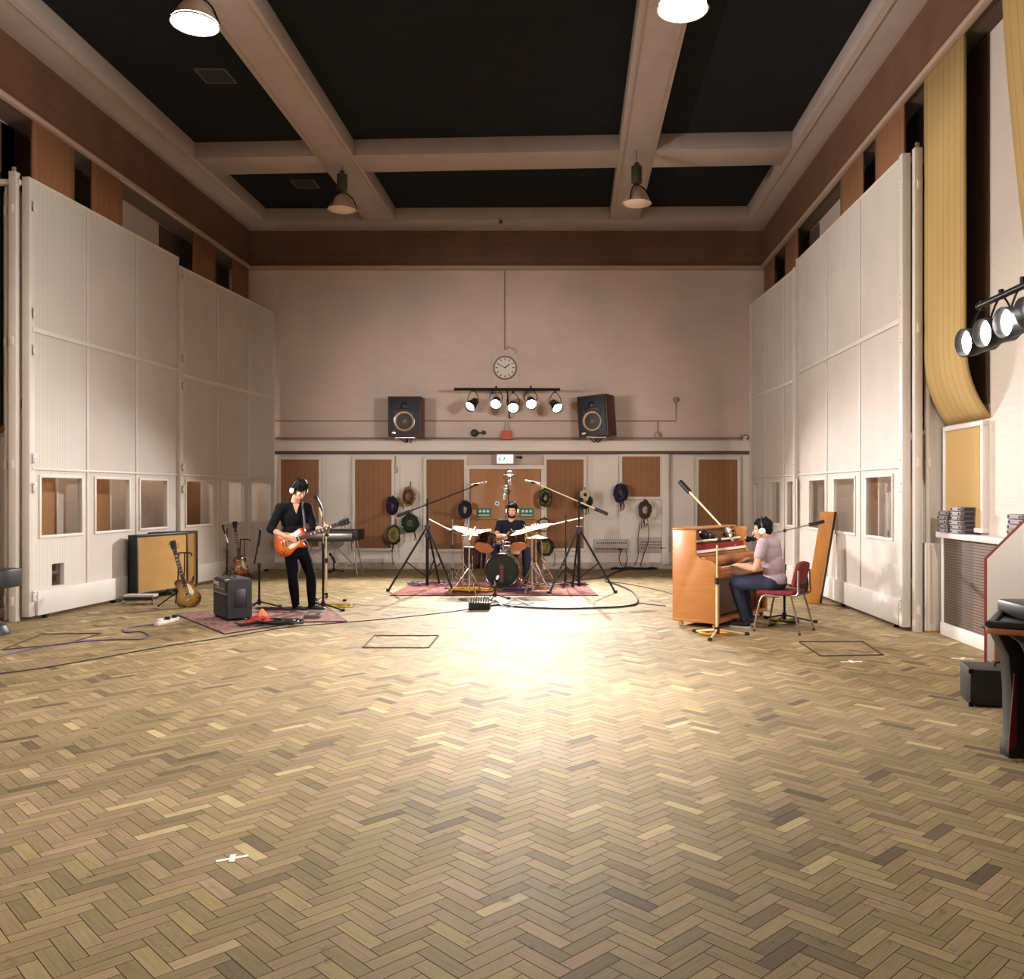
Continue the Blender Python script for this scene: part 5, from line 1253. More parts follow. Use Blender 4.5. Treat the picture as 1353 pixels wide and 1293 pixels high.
# black box
q = FL(1309, 932)
t = thing('speaker_box', 'small black carry box on the floor under the keyboard desk', 'box', (q.x+.13, q.y+.05, 0), R(-12))
MB().bb((-.27,-.14,.01), (.27,.2,.27)).build('box_shell', 'black', t, bevel=.008)
b = MB()
for x in (-.265,.265):
    for z in (.02,.26): b.box((x,-.14,z), (.035,.03,.035))
b.build('corner_guard', 'black_metal', t, bevel=.003); MB().box((.08,-.145,.14), (.03,.01,.04)).build('latch', 'steel', t)
MB().tube([(-.06,.03,.27), (-.05,.03,.3), (.07,.03,.3), (.08,.03,.27)], .008, 6, k=3).build('carry_handle', 'rubber', t)
# keyboard desk
dx, dy = 2.33, 5.0
t = thing('keyboard_desk', 'black keyboard instrument with a copper edge and flared leg at the right border', 'keyboard desk', (dx, dy, 0))
ol = [(0,0),(.03,-.03),(.25,-.16),(1.1,-.42),(1.1,.6),(.5,.62),(.3,.5),(.04,.06)]
MB().prism(ol, Matrix.Translation((0,0,.76)), .035).build('copper_edge', mat('copper_edge', (170,112,80), .4, .3), t, bevel=.006)
inn = [(.02,.0),(.06,-.03),(.26,-.145),(1.08,-.39),(1.08,.58),(.5,.6),(.32,.48),(.06,.05)]
MB().prism(inn, Matrix.Translation((0,0,.795)), .01).build('black_top', 'black', t)
b = MB(); pts = [Vector((x, y, .815)) for x, y in inn]; b.tube(pts, .022, 8, True); b.build('raised_rim', 'black', t)
kb = MB()
for k in range(14): kb.box((.36+k*.045,-.02-k*.012,.822), (.04,.15,.016), (0,0,R(-15)))
kb.build('white_keys', 'ivory', t, bevel=.002)
kb = MB()
for k in range(13):
    if k % 7 not in (2, 6): kb.box((.39+k*.045,.03-k*.012,.838), (.02,.09,.016), (0,0,R(-15)))
kb.build('black_keys', 'black', t)
MB().bb((.3,.1,.805), (1.05,.5,.9)).build('control_hood', 'black', t, bevel=.02)
prof = [(.1,.76),(.16,.72),(.22,.6),(.235,.4),(.24,.1),(.22,.06),(.22,0),(1.0,0),(1.0,.76)]
MB().prism(prof, Matrix(((1,0,0,0),(0,0,-1,.3),(0,1,0,0),(0,0,0,1))), .12).build('flared_leg', 'black', t, bevel=.008)
MB().prism([(.21,.04),(.26,.08),(.26,.5),(.245,.5)], Matrix(((1,0,0,.0),(0,0,-1,.175),(0,1,0,0),(0,0,0,1))), .01).build('red_stripe', mat('redbrown_trim', (98,34,26)), t)
MB().prism(prof, Matrix(((1,0,0,0),(0,0,-1,-.05),(0,1,0,0),(0,0,0,1))), .06).build('flared_leg', 'black', t, bevel=.008)
# black keyboard end at the left border
t = thing('black_keyboard', 'rounded end of a black keyboard on a pedestal at the left border', 'keyboard', (-6.17, 9.75, 0))
MB().prism([(p.x, p.y) for p in smooth_path([(-.7,-.2,0),(-.1,-.22,0),(-.0,-.16,0),(.02,0,0),(-.0,.16,0),(-.1,.2,0),(-.7,.2,0)], 4, True)], Matrix.Translation((0,0,.52)), .2).build('case', 'black', t, bevel=.02, seg=3)
MB().bb((-.6,-.222,.62), (-.07,-.205,.65)).build('white_keys', 'ivory', t)
MB().lathe([(0,.0),(.2,.0),(.2,.03),(.16,.1),(.05,.14),(.045,.52),(0,.52)], (-.25,0,0)).build('pedestal', 'black', t)

# ---------------------------------------------------------------- floor marks
def hatch(c4, label):
    pts = [FL(*c) for c in c4]; c = sum(pts, Vector())/4; t = thing('floor_hatch', label, 'floor hatch', (c.x, c.y, 0))
    b = MB(); l = [p-c for p in pts]
    for i in range(4): b.tube([l[i]+Vector((0,0,.0005)), l[(i+1)%4]+Vector((0,0,.0005))], .011, 4)
    b.build('hatch_joint', 'floorline', t)
    b = MB()
    for i in range(4): b.cyl(l[i]*.82+Vector((0,0,.0)), l[i]*.82+Vector((0,0,.003)), .02, n=10)
    b.build('hatch_screw', 'brass', t)
hatch([(479, 856), (566, 856), (579, 840), (494, 840)], 'square floor hatch outlined in the parquet, left of the middle')
hatch([(1085, 867), (1167, 865.5), (1140, 848), (1056, 848)], 'square floor hatch outlined in the parquet, right of the piano')
hatch([(2, 859), (88, 851), (134, 837), (56, 838)], 'floor hatch outlined near the left screens')
def cross(px, py, a, label, L_=.2, w=.035):
    p = FL(px, py); t = tag(MB().box((0,0,.0012), (L_,w,.0012), (0,0,a)).box((0,0,.0022), (L_*.62,w,.0012), (0,0,a+R(78))).build('tape_cross', 'tape'), label, 'tape mark'); t.location = (p.x, p.y, 0)
cross(307, 1134, R(28), 'big white tape cross on the near parquet', .13, .024)
cross(1125, 874, R(5), 'white tape cross right of the floor hatch by the piano', .2)
cross(1272, 870, R(-15), 'white tape cross in front of the radiator cover', .2)
cross(625, 898, R(5), 'faint white tape cross in the bright middle of the floor', .16)
for px, py, a, lb in ((125, 809, .3, 'short white tape strip by the left screens'), (355, 786, .1, 'short tape strip behind the guitarist'), (785, 810, .1, 'short tape strip right of the stage cable'), (843, 812, 0, 'short tape strip far right of the stage cable')):
    p = FL(px, py); o = MB().box((0,0,.001), (.14,.04,.001)).build('tape_strip', 'tape_strip'); o.location = (p.x, p.y, 0); o.rotation_euler = (0,0,a); tag(o, lb, 'tape mark')

# ---------------------------------------------------------------- floor cables
def fcable(pts, cn, label, r=.007, k=6, z=None):
    z = r*1.05 if z is None else z
    tag(MB().tube([FL(x, y)+Vector((0,0,z)) for x, y in pts], r, 6, k=k).build('floor_cable', CM[cn]), label, 'cable')
fcable([(-6, 869), (40, 858), (90, 850), (140, 846), (185, 845), (196, 840), (185, 835), (166, 836), (163, 832), (175, 829), (200, 826), (208, 825)], 'purple', 'purple cable looping across the floor to the white power strip')
fcable([(-6, 891), (50, 884), (120, 872), (220, 854), (300, 842), (380, 829), (450, 823), (520, 817), (600, 808), (622, 804)], 'black', 'long thin black cable from the left edge to the stage box', .0055)
fcable([(640, 803), (660, 800), (690, 803), (740, 805), (790, 804), (825, 802), (842, 797), (836, 783), (815, 773), (800, 768), (806, 760), (822, 754), (845, 750)], 'black', 'thick black multicore curving from the stage box to the back wall', .014)
fcable([(640, 802), (655, 796), (665, 800), (680, 794), (700, 801), (710, 804), (690, 799), (672, 804), (660, 799), (684, 800), (705, 798)], 'purple', 'tangle of purple leads beside the stage box', .008, z=.02)
fcable([(842, 797), (880, 801)], 'black', 'short black cable running right from the multicore bend', .006)
fcable([(800, 768), (830, 772), (870, 780), (890, 786)], 'black', 'thin black cable trailing behind the piano', .007)
fcable([(720, 768), (745, 772), (760, 768), (790, 765), (806, 761)], 'black', 'black cable along the back of the drum rug', .01, z=.02)
def pile(px, py, rx, ry, cols, label, n=5, z0=.012, turns=3):
    c = FL(px, py); rr = random.Random(int(px+py)); t = thing('cable_pile', label, 'cable pile', (c.x, c.y, 0))
    for ci, cn in enumerate(cols):
        pts = []
        for i in range(turns*9):
            a = i*2*math.pi/9; w = .5+.5*rr.random(); pts.append((math.cos(a)*rx*w, math.sin(a)*ry*w, z0+.008+rr.random()*.025+ci*.012))
        MB().tube(pts, .008, 5, k=3).build('cable_loops', CM[cn], t)
pile(369, 826, .30, .16, ('black','green','black'), 'heap of black and dark green cable in front of the guitarist')
pile(1037, 823, .2, .14, ('yellow','black'), 'yellow cable coil under the pianist chair', z0=.0)
pile(945, 838, .19, .12, ('orange',), 'orange cable coil round the foot of the cream stand', z0=.0, turns=5)
pile(445, 802, .26, .12, ('yellow',), 'bright yellow cable coil right of the guitarist shoes', z0=.0)
pile(375, 808, .4, .12, ('brown','black'), 'dark cable coil on the rug behind the guitarist', z0=.012)
pile(622, 782, .4, .22, ('red','yellow','orange'), 'red and orange cable coils left of the bass drum', z0=.012)
pile(575, 774, .5, .25, ('purple','red'), 'purple and red leads on the drum rug under the left boom stand', z0=.012)
pile(685, 781, .3, .15, ('green','purple'), 'green and purple leads in front of the drummer foot', z0=.012)
pile(724, 775, .35, .2, ('yellow','purple','red'), 'mixed leads on the rug right of the drums', z0=.012)
pile(758, 774, .28, .16, ('red','black'), 'red leads at the foot of the right boom stand', z0=.012)
pile(560, 772, .3, .14, ('black',), 'black leads at the foot of the left boom stand', z0=.012)
pile(825, 752, .3, .12, ('black','black'), 'heap of black cable by the skirting under the patch panels', z0=.0)
pile(850, 752, .3, .12, ('black','black'), 'second heap of black cable by the skirting', z0=.0)
pile(330, 828, .2, .1, ('black',), 'small black lead coil on the rug right of the amplifier', z0=.012, turns=2)
# stage box
q = FL(633, 806)
t = thing('stage_box', 'black stage box with upright plugs on the floor before the drums', 'stage box', (q.x, q.y+.1, 0))
MB().bb((-.14,-.1,0), (.14,.1,.1)).build('box_body', 'black', t, bevel=.006)
for k in range(8):
    for j in range(2): MB().cyl((-.115+k*.033,-.045+j*.09,.1), (-.115+k*.033,-.045+j*.09,.17), .009, n=8).build('plug', 'steel', t)
# power strip, pedals, red bag, monitor wedge
q0, q1 = FL(206, 827), FL(234, 819); d = q1-q0
t = thing('power_strip', 'white power strip on the floor left of the pink rug', 'power strip', (q0+q1)/2, math.atan2(d.y, d.x))
MB().bb((-d.length/2,-.03,0), (d.length/2,.03,.04)).build('strip_body', 'white', t, bevel=.006)
for k in range(3): MB().box((-.15+k*.17,0,.055), (.05,.05,.04)).build('plug', 'black' if k else 'white_plate', t, bevel=.006)
q = FL(412, 818)
t = thing('effects_pedal', 'small grey effects pedal on the rug edge in front of the guitarist', 'effects pedal', (q.x, q.y+.03, .012))
MB().box((0,0,.022), (.2,.1,.044)).build('pedal_case', mat('pedal_grey', (120,110,104), .4, .5), t, bevel=.006); MB().cyl((-.04,-.02,.044), (-.04,-.02,.06), .012).build('foot_switch', 'chrome', t)
MB().cyl((.05,.02,.044), (.05,.02,.058), .01).cyl((.08,.02,.044), (.08,.02,.058), .01).build('knob', 'black', t)
q = FL(343, 825)
t = thing('guitar_cloth', 'crumpled red cloth with an orange fold lying on the pink rug', 'cloth', (q.x, q.y, .012))
b = MB(); rr = random.Random(4); grid = [[None]*9 for _ in range(9)]
for i in range(9):
    for j in range(9):
        x, y = (i-4)/4, (j-4)/4; hh = max(0, .07*(1-x*x)*(1-y*y))*(.5+rr.random())
        grid[i][j] = b.bm.verts.new((x*.2+rr.uniform(-.01,.01), y*.12, .004+hh))
for i in range(8):
    for j in range(8): b.face([grid[i][j], grid[i+1][j], grid[i+1][j+1], grid[i][j+1]])
b.build('red_cloth', mat('red_cloth', (168,44,40), .9), t, sharp=2)
MB().lathe([(.07,0),(.075,.05),(.055,.11),(.02,.16),(0,.17)], (.0,.08,.0), (0,0,1), 12).build('orange_fold', mat('orange_cloth', (226,122,78), .85), t)
q = FL(531, 772)
# ================================================================ people
def fr(fwd, up):
    f = Vector(fwd).normalized(); u = Vector(up); u = (u-f*u.dot(f)).normalized(); r = f.cross(u)
    return Matrix((r, f, u)).transposed()
def head_prims(c, m, s=1.0):
    c = Vector(c); T = lambda x, y, z: c+m@(Vector((x, y, z))*s)
    e = lambda p, r: ('e', T(*p), tuple(v*s for v in r), m)
    return [e((0,-.012,.03), (.075,.095,.088)), e((0,.03,-.03), (.058,.062,.078)), e((0,.045,-.085), (.040,.040,.030)),
            ('c', T(0,.090,.002), T(0,.114,-.034), .009*s, .013*s), e((0,.092,-.063), (.025,.012,.011)), e((0,.082,.022), (.047,.016,.012)),
            e((.078,-.005,-.02), (.012,.02,.031)), e((-.078,-.005,-.02), (.012,.02,.031)), e((.03,.07,-.03), (.022,.02,.02)), e((-.03,.07,-.03), (.022,.02,.02))]
def face_bits(c, m, par, s=1.0, brow=True):
    c = Vector(c); T = lambda x, y, z: c+m@(Vector((x, y, z))*s)
    for sx in (-1, 1):
        ey = MB().sph(T(sx*.03,.083,-.001), .0125*s, m).build('eye', mat('eye_white', (216,208,200), .3), par)
        MB().sph(T(sx*.03,.0925,-.002), .0055*s, m).build('pupil', 'black', ey)
        MB().tube([T(sx*.012,.098,.02), T(sx*.03,.096,.026), T(sx*.05,.084,.02)], .0045*s, 6, k=3).build('eyebrow', 'hair', par)
    MB().tube([T(-.022,.098,-.066), T(0,.105,-.063), T(.022,.098,-.066)], .0045*s, 6, k=3).build('lips', mat('lips', (168,92,84), .5), par)
def hand(w, d, n, curl=.5, side=1, thumb_in=.6, s=1.0):
    """palm from wrist w along d, palm faces n; fingers curl towards n; side=+1 puts the thumb at +(d x n)"""
    w = Vector(w); d = Vector(d).normalized(); n = Vector(n); n = (n-d*n.dot(d)).normalized(); sd = d.cross(n)*side
    out = []
    m = Matrix((sd, d, n)).transposed()
    out.append(('e', w+d*.045*s, (.040*s, .052*s, .017*s), m)); out.append(('c', w, w+d*.03*s, .026*s, .028*s))
    lens = (.072, .082, .077, .060)
    for i, L_ in enumerate(lens):
        b = w+d*.084*s+sd*(.030-.020*i)*s; dd = d.copy(); p = b-d*.012*s; a = 0
        for j, (fr_, rr) in enumerate(((.45, .0092), (.3, .0085), (.25, .0078))):
            a += curl*(.5 if j == 0 else 1.0)+.04*i
            q_ = p+(d*math.cos(a)+n*math.sin(a)).normalized()*L_*fr_*s*(1.15 if j == 0 else 1)
            out.append(('c', p, q_, rr*s, (rr-.0005)*s)); p = q_
    p = w+d*.022*s+sd*.030*s; q_ = p+(sd*.7+d*.6+n*thumb_in*.4).normalized()*.038*s; r_ = q_+(sd*.15+d*.9+n*thumb_in).normalized()*.032*s
    out += [('c', p, q_, .0125*s, .0105*s), ('c', q_, r_, .0105*s, .0088*s)]
    return out
def hair_cap(c, m, par, s=1.0, fringe=False, long=0.0):
    c = Vector(c); T = lambda x, y, z: c+m@(Vector((x, y, z))*s); rr = random.Random(11)
    pr = [('e', T(0,-.028,.05), (.086*s,.098*s,.085*s), m), ('e', T(0,-.06,.0), (.074*s,.055*s,.075*s), m), ('e', T(0,.03,.09), (.07*s,.06*s,.04*s), m)]
    for k in range(46):
        a = rr.uniform(0, 6.283); h = rr.uniform(0, 1)
        x, y, z = math.cos(a)*.078*(1-h*.5), math.sin(a)*.088*(1-h*.5)-.02, .05+.075*h
        if y > .04 and z < .07: continue
        pr.append(('c', T(x, y, z), T(x*1.12+rr.uniform(-.015,.015), y*1.1+.015, z+rr.uniform(-.03,.03)), .014*s, .007*s))
    if fringe:
        for k in range(14):
            x = -.062+k*.0095; pr.append(('c', T(x,.055,.1), T(x*1.05+rr.uniform(-.008,.008),.098-abs(x)*.4,.032+rr.uniform(-.012,.01)), .016*s, .007*s))
        for sx in (-1, 1):
            for k in range(6): pr.append(('c', T(sx*.07,.03-k*.02,.05), T(sx*.08,.035-k*.02,-.03-long*rr.random()), .014*s, .008*s))
    else:
        for sx in (-1, 1):
            for k in range(4): pr.append(('c', T(sx*.066,.035-k*.022,.05), T(sx*.072,.03-k*.022,.0), .012*s, .007*s))
    return blob('hair', pr, 'hair', par, .008, 3)
def headphones(c, m, label, s=1.0, cup='white_plate'):
    c = Vector(c); t = bpy.data.objects.new('headphones', None); COL.objects.link(t)
    mm = m.to_4x4(); mm.translation = c; t.matrix_world = mm; tag(t, label, 'headphones')
    MB().tube([(math.cos(a)*.098*s, -.01, .02+math.sin(a)*.125*s) for a in [i*math.pi/14 for i in range(15)]], .009, 6).build('headband', 'black' if cup == 'white_plate' else cup, t)
    for sx in (-1, 1):
        MB().lathe([(0,.034),(.028,.034),(.036,.026),(.038,.01),(.036,0),(0,0)], (sx*.082,-.005,-.015), (sx,0,0), 20).build('ear_cup', cup, t)
        MB().torus((sx*.084,-.005,-.015), .03, .01, (1,0,0), 18, 6).build('ear_cushion', 'rubber', t)
    return t
def shoe(ankle, toe, par, zf=0.0, L_=.27, m='shoe', sole='black', back=.06):
    a = Vector(ankle); t = Vector(toe); d = Vector((t.x-a.x, t.y-a.y, 0)).normalized(); sd = Vector((-d.y, d.x, 0)); o = Vector((a.x, a.y, zf))-d*back
    mt = Matrix((d, sd, Vector((0,0,1)))).transposed()
    pr = [('e', o+d*.05+Vector((0,0,.05)), (.05,.04,.045), mt), ('e', o+d*.12+Vector((0,0,.042)), (.08,.042,.036), mt), ('e', o+d*.19+Vector((0,0,.036)), (.07,.045,.028), mt), ('c', o+d*.05+Vector((0,0,.05)), o+d*.06+Vector((0,0,.085)), .042, .04)]
    s_ = blob('shoe', pr, m, par, .008, 3)
    ol = [(-.002,0),(.01,.03),(.08,.036),(.17,.046),(.235,.036),(.262,0),(.235,-.036),(.17,-.046),(.08,-.036),(.01,-.03)]
    M4 = mt.to_4x4(); M4.translation = o+Vector((0,0,.0005))
    MB().prism([(p.x, p.y) for p in smooth_path([(x, y, 0) for x, y in ol], 3, True)], M4, .022).build('shoe_sole', sole, s_)
    MB().tube([o+d*.1+sd*.02+Vector((0,0,.079)), o+d*.12-sd*.02+Vector((0,0,.076)), o+d*.14+sd*.02+Vector((0,0,.07)), o+d*.155-sd*.02+Vector((0,0,.066))], .003, 5).build('shoelace', sole, s_)
    return s_
def limb(a, b, r1, r2, bulge=0.0, at=.35):
    a = Vector(a); b = Vector(b)
    if not bulge: return [('c', a, b, r1, r2)]
    m_ = a.lerp(b, at); rm = r1+(r2-r1)*at+bulge
    return [('c', a, m_, r1, rm), ('c', m_, b, rm, r2)]
def grow(pr, g):
    out = []
    for p in pr:
        out.append(('c', p[1], p[2], p[3]+g, p[4]+g) if p[0] == 'c' else ('e', p[1], tuple(v+g for v in p[2]))+tuple(p[3:]))
    return out
def cut(a, b, t): return Vector(a).lerp(Vector(b), t)

# ---- guitarist, standing
GY = 11.55
g = lambda px, py, dy=0: P(px, py, GY+dy)
t = thing('person', 'standing guitarist in a black shirt and black trousers, head bowed over an orange guitar', 'person', (g(398, 809).x, GY, 0))
inv = lambda p: Vector(p)-t.location
rz = R(28); tm = Euler((0,0,rz)).to_matrix()
Nk, Hc = g(389, 664), g(395.5, 647, -.08)
SR, SL = g(371, 671.5, -.12), g(406, 670.5, .1)
HR, HL = g(384, 727, -.06), g(399.5, 727, .06)
KR, KL = g(387, 764, -.12), g(411, 760, -.05); AR, AL = g(391, 800.5, .02), g(412, 799.5, .05)
ER, WR = g(357.5, 699, -.17), g(377.5, 708.5, -.40)
EL, WL = g(415, 696, .02), g(429, 701.5, -.2)
torso = [('e', inv(g(388.5, 682)), (.168,.112,.19), tm), ('e', inv(g(389.5, 703)), (.145,.1,.16), tm), ('e', inv(g(391.5, 722)), (.15,.108,.12), tm), ('c', inv(SR), inv(SL), .062, .062)]
hm_ = fr((.62,-.62,-.5), (.35,-.35,.9))
arms = limb(inv(SR), inv(ER), .05, .042)+limb(inv(ER), inv(WR), .040, .026, .004)+limb(inv(SL), inv(EL), .05, .042)+limb(inv(EL), inv(WL), .040, .026, .004)
legs = limb(inv(HR), inv(KR), .078, .052)+limb(inv(KR), inv(AR), .052, .034, .008)+limb(inv(HL), inv(KL), .078, .052)+limb(inv(KL), inv(AL), .052, .034, .008)
feet = [('c', inv(AR), inv(AR)+Vector((.03,-.01,-.04)), .032, .034), ('c', inv(AL), inv(AL)+Vector((.03,-.01,-.04)), .032, .034)]
GO, GT = g(384, 715.5, -.30), g(461, 687, -.30)
gx = (GT-GO).normalized()
hr = hand(inv(WR), (.86,.06,-.35), (.1,.95,-.2), .45, side=-1, s=1.0)
nkp = GO+gx*.50      # where the fretting hand closes on the neck
hl = hand(inv(nkp)+Vector((-.02,.06,-.035))-Vector((.04,.0,.01)), (.5,-.35,.75), (-.1,-.95,.1), .75, side=1, s=1.0)
hl += [('c', inv(WL), inv(nkp)+Vector((-.055,.06,-.04)), .026, .026)]
body = blob('body', grow(torso, -.012)+arms+legs+feet+hr+hl+[('c', inv(Nk)-Vector((0,0,.03)), inv(Hc)+hm_@Vector((0,-.03,-.06)), .055, .05)]+head_prims(inv(Hc), hm_), 'skin', t, .0072, 3)
face_bits(inv(Hc), hm_, t)
hair_cap(inv(Hc), hm_, t, 1.06, fringe=True, long=.03)
sleeves = [x for a, b, c_ in ((SR, ER, WR), (SL, EL, WL)) for x in (('c', inv(a), inv(b), .064, .054), ('c', inv(b), inv(cut(b, c_, .30)), .052, .047))]
sh = blob('shirt', grow(torso, .012)+sleeves+[('c', inv(Nk)+Vector((-.02,.03,-.02)), inv(Nk)+Vector((-.02,.035,.015)), .07, .062), ('e', inv(g(391, 733)), (.16,.115,.06), tm)], 'shirt_black', t, .010, 3)
b = MB()     # open collar points and a dark tee showing at the neck
cf = tm@Vector((0,-1,0)); cs = tm@Vector((1,0,0)); nb = inv(Nk)
for s in (-1, 1):
    p0, p1, p2 = nb+cs*s*.06+cf*.03+Vector((0,0,.0)), nb+cs*s*.012+cf*.118+Vector((0,0,-.12)), nb+cs*s*.09+cf*.085+Vector((0,0,-.07))
    b.quad([p0, p1, p2, nb+cs*s*.095+cf*.02+Vector((0,0,-.01))])
co = b.build('shirt_collar', 'shirt_black', t); md = co.modifiers.new('s', 'SOLIDIFY'); md.thickness = .012; bake(co)
MB().prism([(-.042,0),(.042,0),(.0,-.13)], Matrix.Translation(nb+cf*.108+Vector((0,0,-.01)))@(Matrix((cs, Vector((0,0,1)), cs.cross(Vector((0,0,1))))).transposed().to_4x4()), .012).build('neckline_skin', 'skin', t)
blob('trousers', grow(legs, .012)+[('e', inv(g(391.5, 727)), (.148,.108,.10), tm)], 'trousers', t, .010, 3)
shoe(inv(AR), inv(AR)+Vector((1,-.45,0)), t, zf=.012, m='shoe', sole='sole'); shoe(inv(AL), inv(AL)+Vector((1,-.25,0)), t, zf=.012, m='shoe', sole='sole')
headphones(Hc, hm_, 'pale headphones worn by the standing guitarist', 1.06)
gt = guitar('orange cherry-sunburst electric guitar in the hands of the standing guitarist', GO, gx, (.22,-1,.22), lp, sc=.98, neck=.42)
gi = gt.matrix_world.inverted()
st = [GO+gx*.2+Vector((-.02,.03,.05)), g(402, 688, -.14), g(400, 672, -.04), g(398, 664.5, .05), g(385, 685, .2), g(367, 706, .06), GO-gx*.2+Vector((0,.03,0))]
MB().tube([gi@p for p in smooth_path(st, 5)], .016, 6).build('guitar_strap', mat('grey_strap', (70,72,76), .7), gt)

# ---- pianist, seated, seen from his left
t = thing('person', 'seated pianist in a lilac-grey short-sleeved shirt and dark jeans at the upright piano', 'person', (2.3, 10.06, 0))
inv = lambda p: Vector(p)-t.location
fw = CD.copy(); lf = Vector((-fw.y, fw.x, 0)) ; tm = Matrix((lf*-1, fw, Vector((0,0,1)))).transposed()
hip = Vector((2.29, 10.07, .535)); mid = Vector((2.235, 10.10, .985))
Sl, Sr = mid+lf*.175, mid-lf*.175
Hc = P(1007.5, 699.5, 10.06); hm_ = fr((-.93,.30,-.16), (-.12,.04,1))
El, Wl, Hl = P(998.5, 751, 9.86), P(976.5, 746.5, 10.24), Vector((1.80, 10.42, .735))
Er, Wr = Vector((2.34, 10.50, .74)), Vector((2.09, 10.60, .765))
KL_, AL_ = Vector((1.865, 10.20, .515)), Vector((1.99, 10.21, .1)); KR_, AR_ = Vector((2.0, 10.44, .52)), Vector((2.08, 10.47, .1))
tl = Euler((0,0,0)).to_matrix()
torso = [('e', inv(cut(hip, mid, .72)), (.165,.112,.18), tm), ('e', inv(cut(hip, mid, .4))-fw*.02, (.145,.105,.17), tm), ('e', inv(hip)+Vector((0,0,.03)), (.155,.13,.11), tm), ('c', inv(Sl), inv(Sr), .058, .058), ('e', inv(mid)+Vector((0,0,-.03))-fw*.03, (.15,.085,.08), tm)]
arms = limb(inv(Sl), inv(El), .048, .040)+limb(inv(El), inv(Wl), .041, .026, .005)+limb(inv(Sr), inv(Er), .048, .040)+limb(inv(Er), inv(Wr), .041, .026, .005)
legs = limb(inv(hip)+lf*.09, inv(KL_), .085, .058)+limb(inv(KL_), inv(AL_), .056, .038, .008)+limb(inv(hip)-lf*.09, inv(KR_), .085, .058)+limb(inv(KR_), inv(AR_), .056, .038, .008)
hands = hand(inv(Wl), Vector((1.80,10.42,.72))-Wl, (0,0,-1), .42, side=-1)+hand(inv(Wr), Vector((1.93,10.66,.72))-Wr, (0,0,-1), .42, side=1)
blob('body', grow(torso, -.012)+arms+legs+hands+[('c', inv(mid)+Vector((0,0,.0)), inv(Hc)+hm_@Vector((0,-.03,-.06)), .056, .052)]+head_prims(inv(Hc), hm_), 'skin', t, .0072, 3)
face_bits(inv(Hc), hm_, t); hair_cap(inv(Hc), hm_, t, 1.0)
blob('shirt', grow(torso, .014)+[('c', inv(Sl), inv(cut(Sl, El, .5)), .066, .064), ('c', inv(Sr), inv(cut(Sr, Er, .5)), .066, .064), ('c', inv(mid)-fw*.015+Vector((0,0,.03)), inv(mid)-fw*.0+Vector((0,0,.065)), .068, .060)], 'shirt_lilac', t, .010, 3)
blob('jeans', grow(legs, .014)+[('e', inv(hip)+Vector((0,0,-.005)), (.165,.14,.09), tm)], 'jeans', t, .010, 3)
shoe(inv(AL_), inv(AL_)+fw, t, m='shoe', sole='sole'); shoe(inv(AR_), inv(AR_)+fw, t, m='shoe', sole='sole')
headphones(Hc, hm_, 'white headphones worn by the seated pianist', 1.0)

# ---- drummer, seated behind the kit, facing the camera
t = thing('person', 'bearded drummer in a dark navy t-shirt seated behind the drum kit', 'person', (-1.1, 15.6, 0))
inv = lambda p: Vector(p)-t.location
hip = Vector((-1.11, 15.6, .60)); mid = Vector((-1.085, 15.5, 1.045)); I3 = Matrix.Identity(3)
Hc = Vector((-1.055, 15.38, 1.262)); hm_ = fr((-.05,-1,-.32), (0,-.3,1))
Sr, Sl = Vector((-1.275, 15.5, 1.03)), Vector((-.90, 15.5, 1.03))
Er, Wr = Vector((-1.335, 15.33, .80)), Vector((-1.17, 15.08, .84)); El, Wl = Vector((-.83, 15.34, .80)), Vector((-.93, 15.08, .84))
KL_, AL_ = Vector((-.80, 15.14, .60)), Vector((-.80, 15.2, .11)); KR_, AR_ = Vector((-1.36, 15.16, .60)), Vector((-1.19, 15.08, .11))
torso = [('e', inv(cut(hip, mid, .7)), (.175,.115,.18), I3), ('e', inv(cut(hip, mid, .35)), (.155,.115,.17), I3), ('e', inv(hip), (.165,.13,.11), I3), ('c', inv(Sl), inv(Sr), .06, .06)]
arms = limb(inv(Sl), inv(El), .05, .042)+limb(inv(El), inv(Wl), .042, .027, .005)+limb(inv(Sr), inv(Er), .05, .042)+limb(inv(Er), inv(Wr), .042, .027, .005)
legs = limb(inv(hip)+Vector((.1,0,0)), inv(KL_), .085, .06)+limb(inv(KL_), inv(AL_), .058, .04, .008)+limb(inv(hip)-Vector((.1,0,0)), inv(KR_), .085, .06)+limb(inv(KR_), inv(AR_), .058, .04, .008)
hands = hand(inv(Wr), (.25,-.9,-.1), (.2,-.1,-1), .85, side=-1)+hand(inv(Wl), (-.25,-.9,-.1), (-.2,-.1,-1), .85, side=1)
blob('body', grow(torso, -.012)+arms+legs+hands+[('c', inv(mid), inv(Hc)+hm_@Vector((0,-.03,-.06)), .058, .054)]+head_prims(inv(Hc), hm_), 'skin', t, .0075, 3)
face_bits(inv(Hc), hm_, t); hair_cap(inv(Hc), hm_, t, 1.03)
bp = [('c', inv(Hc)+hm_@Vector((math.cos(a)*.048, .045+abs(math.sin(a))*.045, -.075-abs(math.sin(a))*.02)), inv(Hc)+hm_@Vector((math.cos(a)*.05, .04+abs(math.sin(a))*.045, -.095-abs(math.sin(a))*.015)), .014, .012) for a in [k*math.pi/9 for k in range(10)]]
blob('beard', bp+[('c', inv(Hc)+hm_@Vector((-.02,.1,-.05)), inv(Hc)+hm_@Vector((.02,.1,-.05)), .007, .007)], 'hair', t, .007, 2)
blob('t_shirt', grow(torso, .014)+[('c', inv(Sl), inv(cut(Sl, El, .5)), .068, .064), ('c', inv(Sr), inv(cut(Sr, Er, .5)), .068, .064)], 'shirt_navy', t, .011, 3)
blob('jeans', grow(legs, .014)+[('e', inv(hip), (.17,.14,.09), I3)], 'jeans', t, .011, 3)
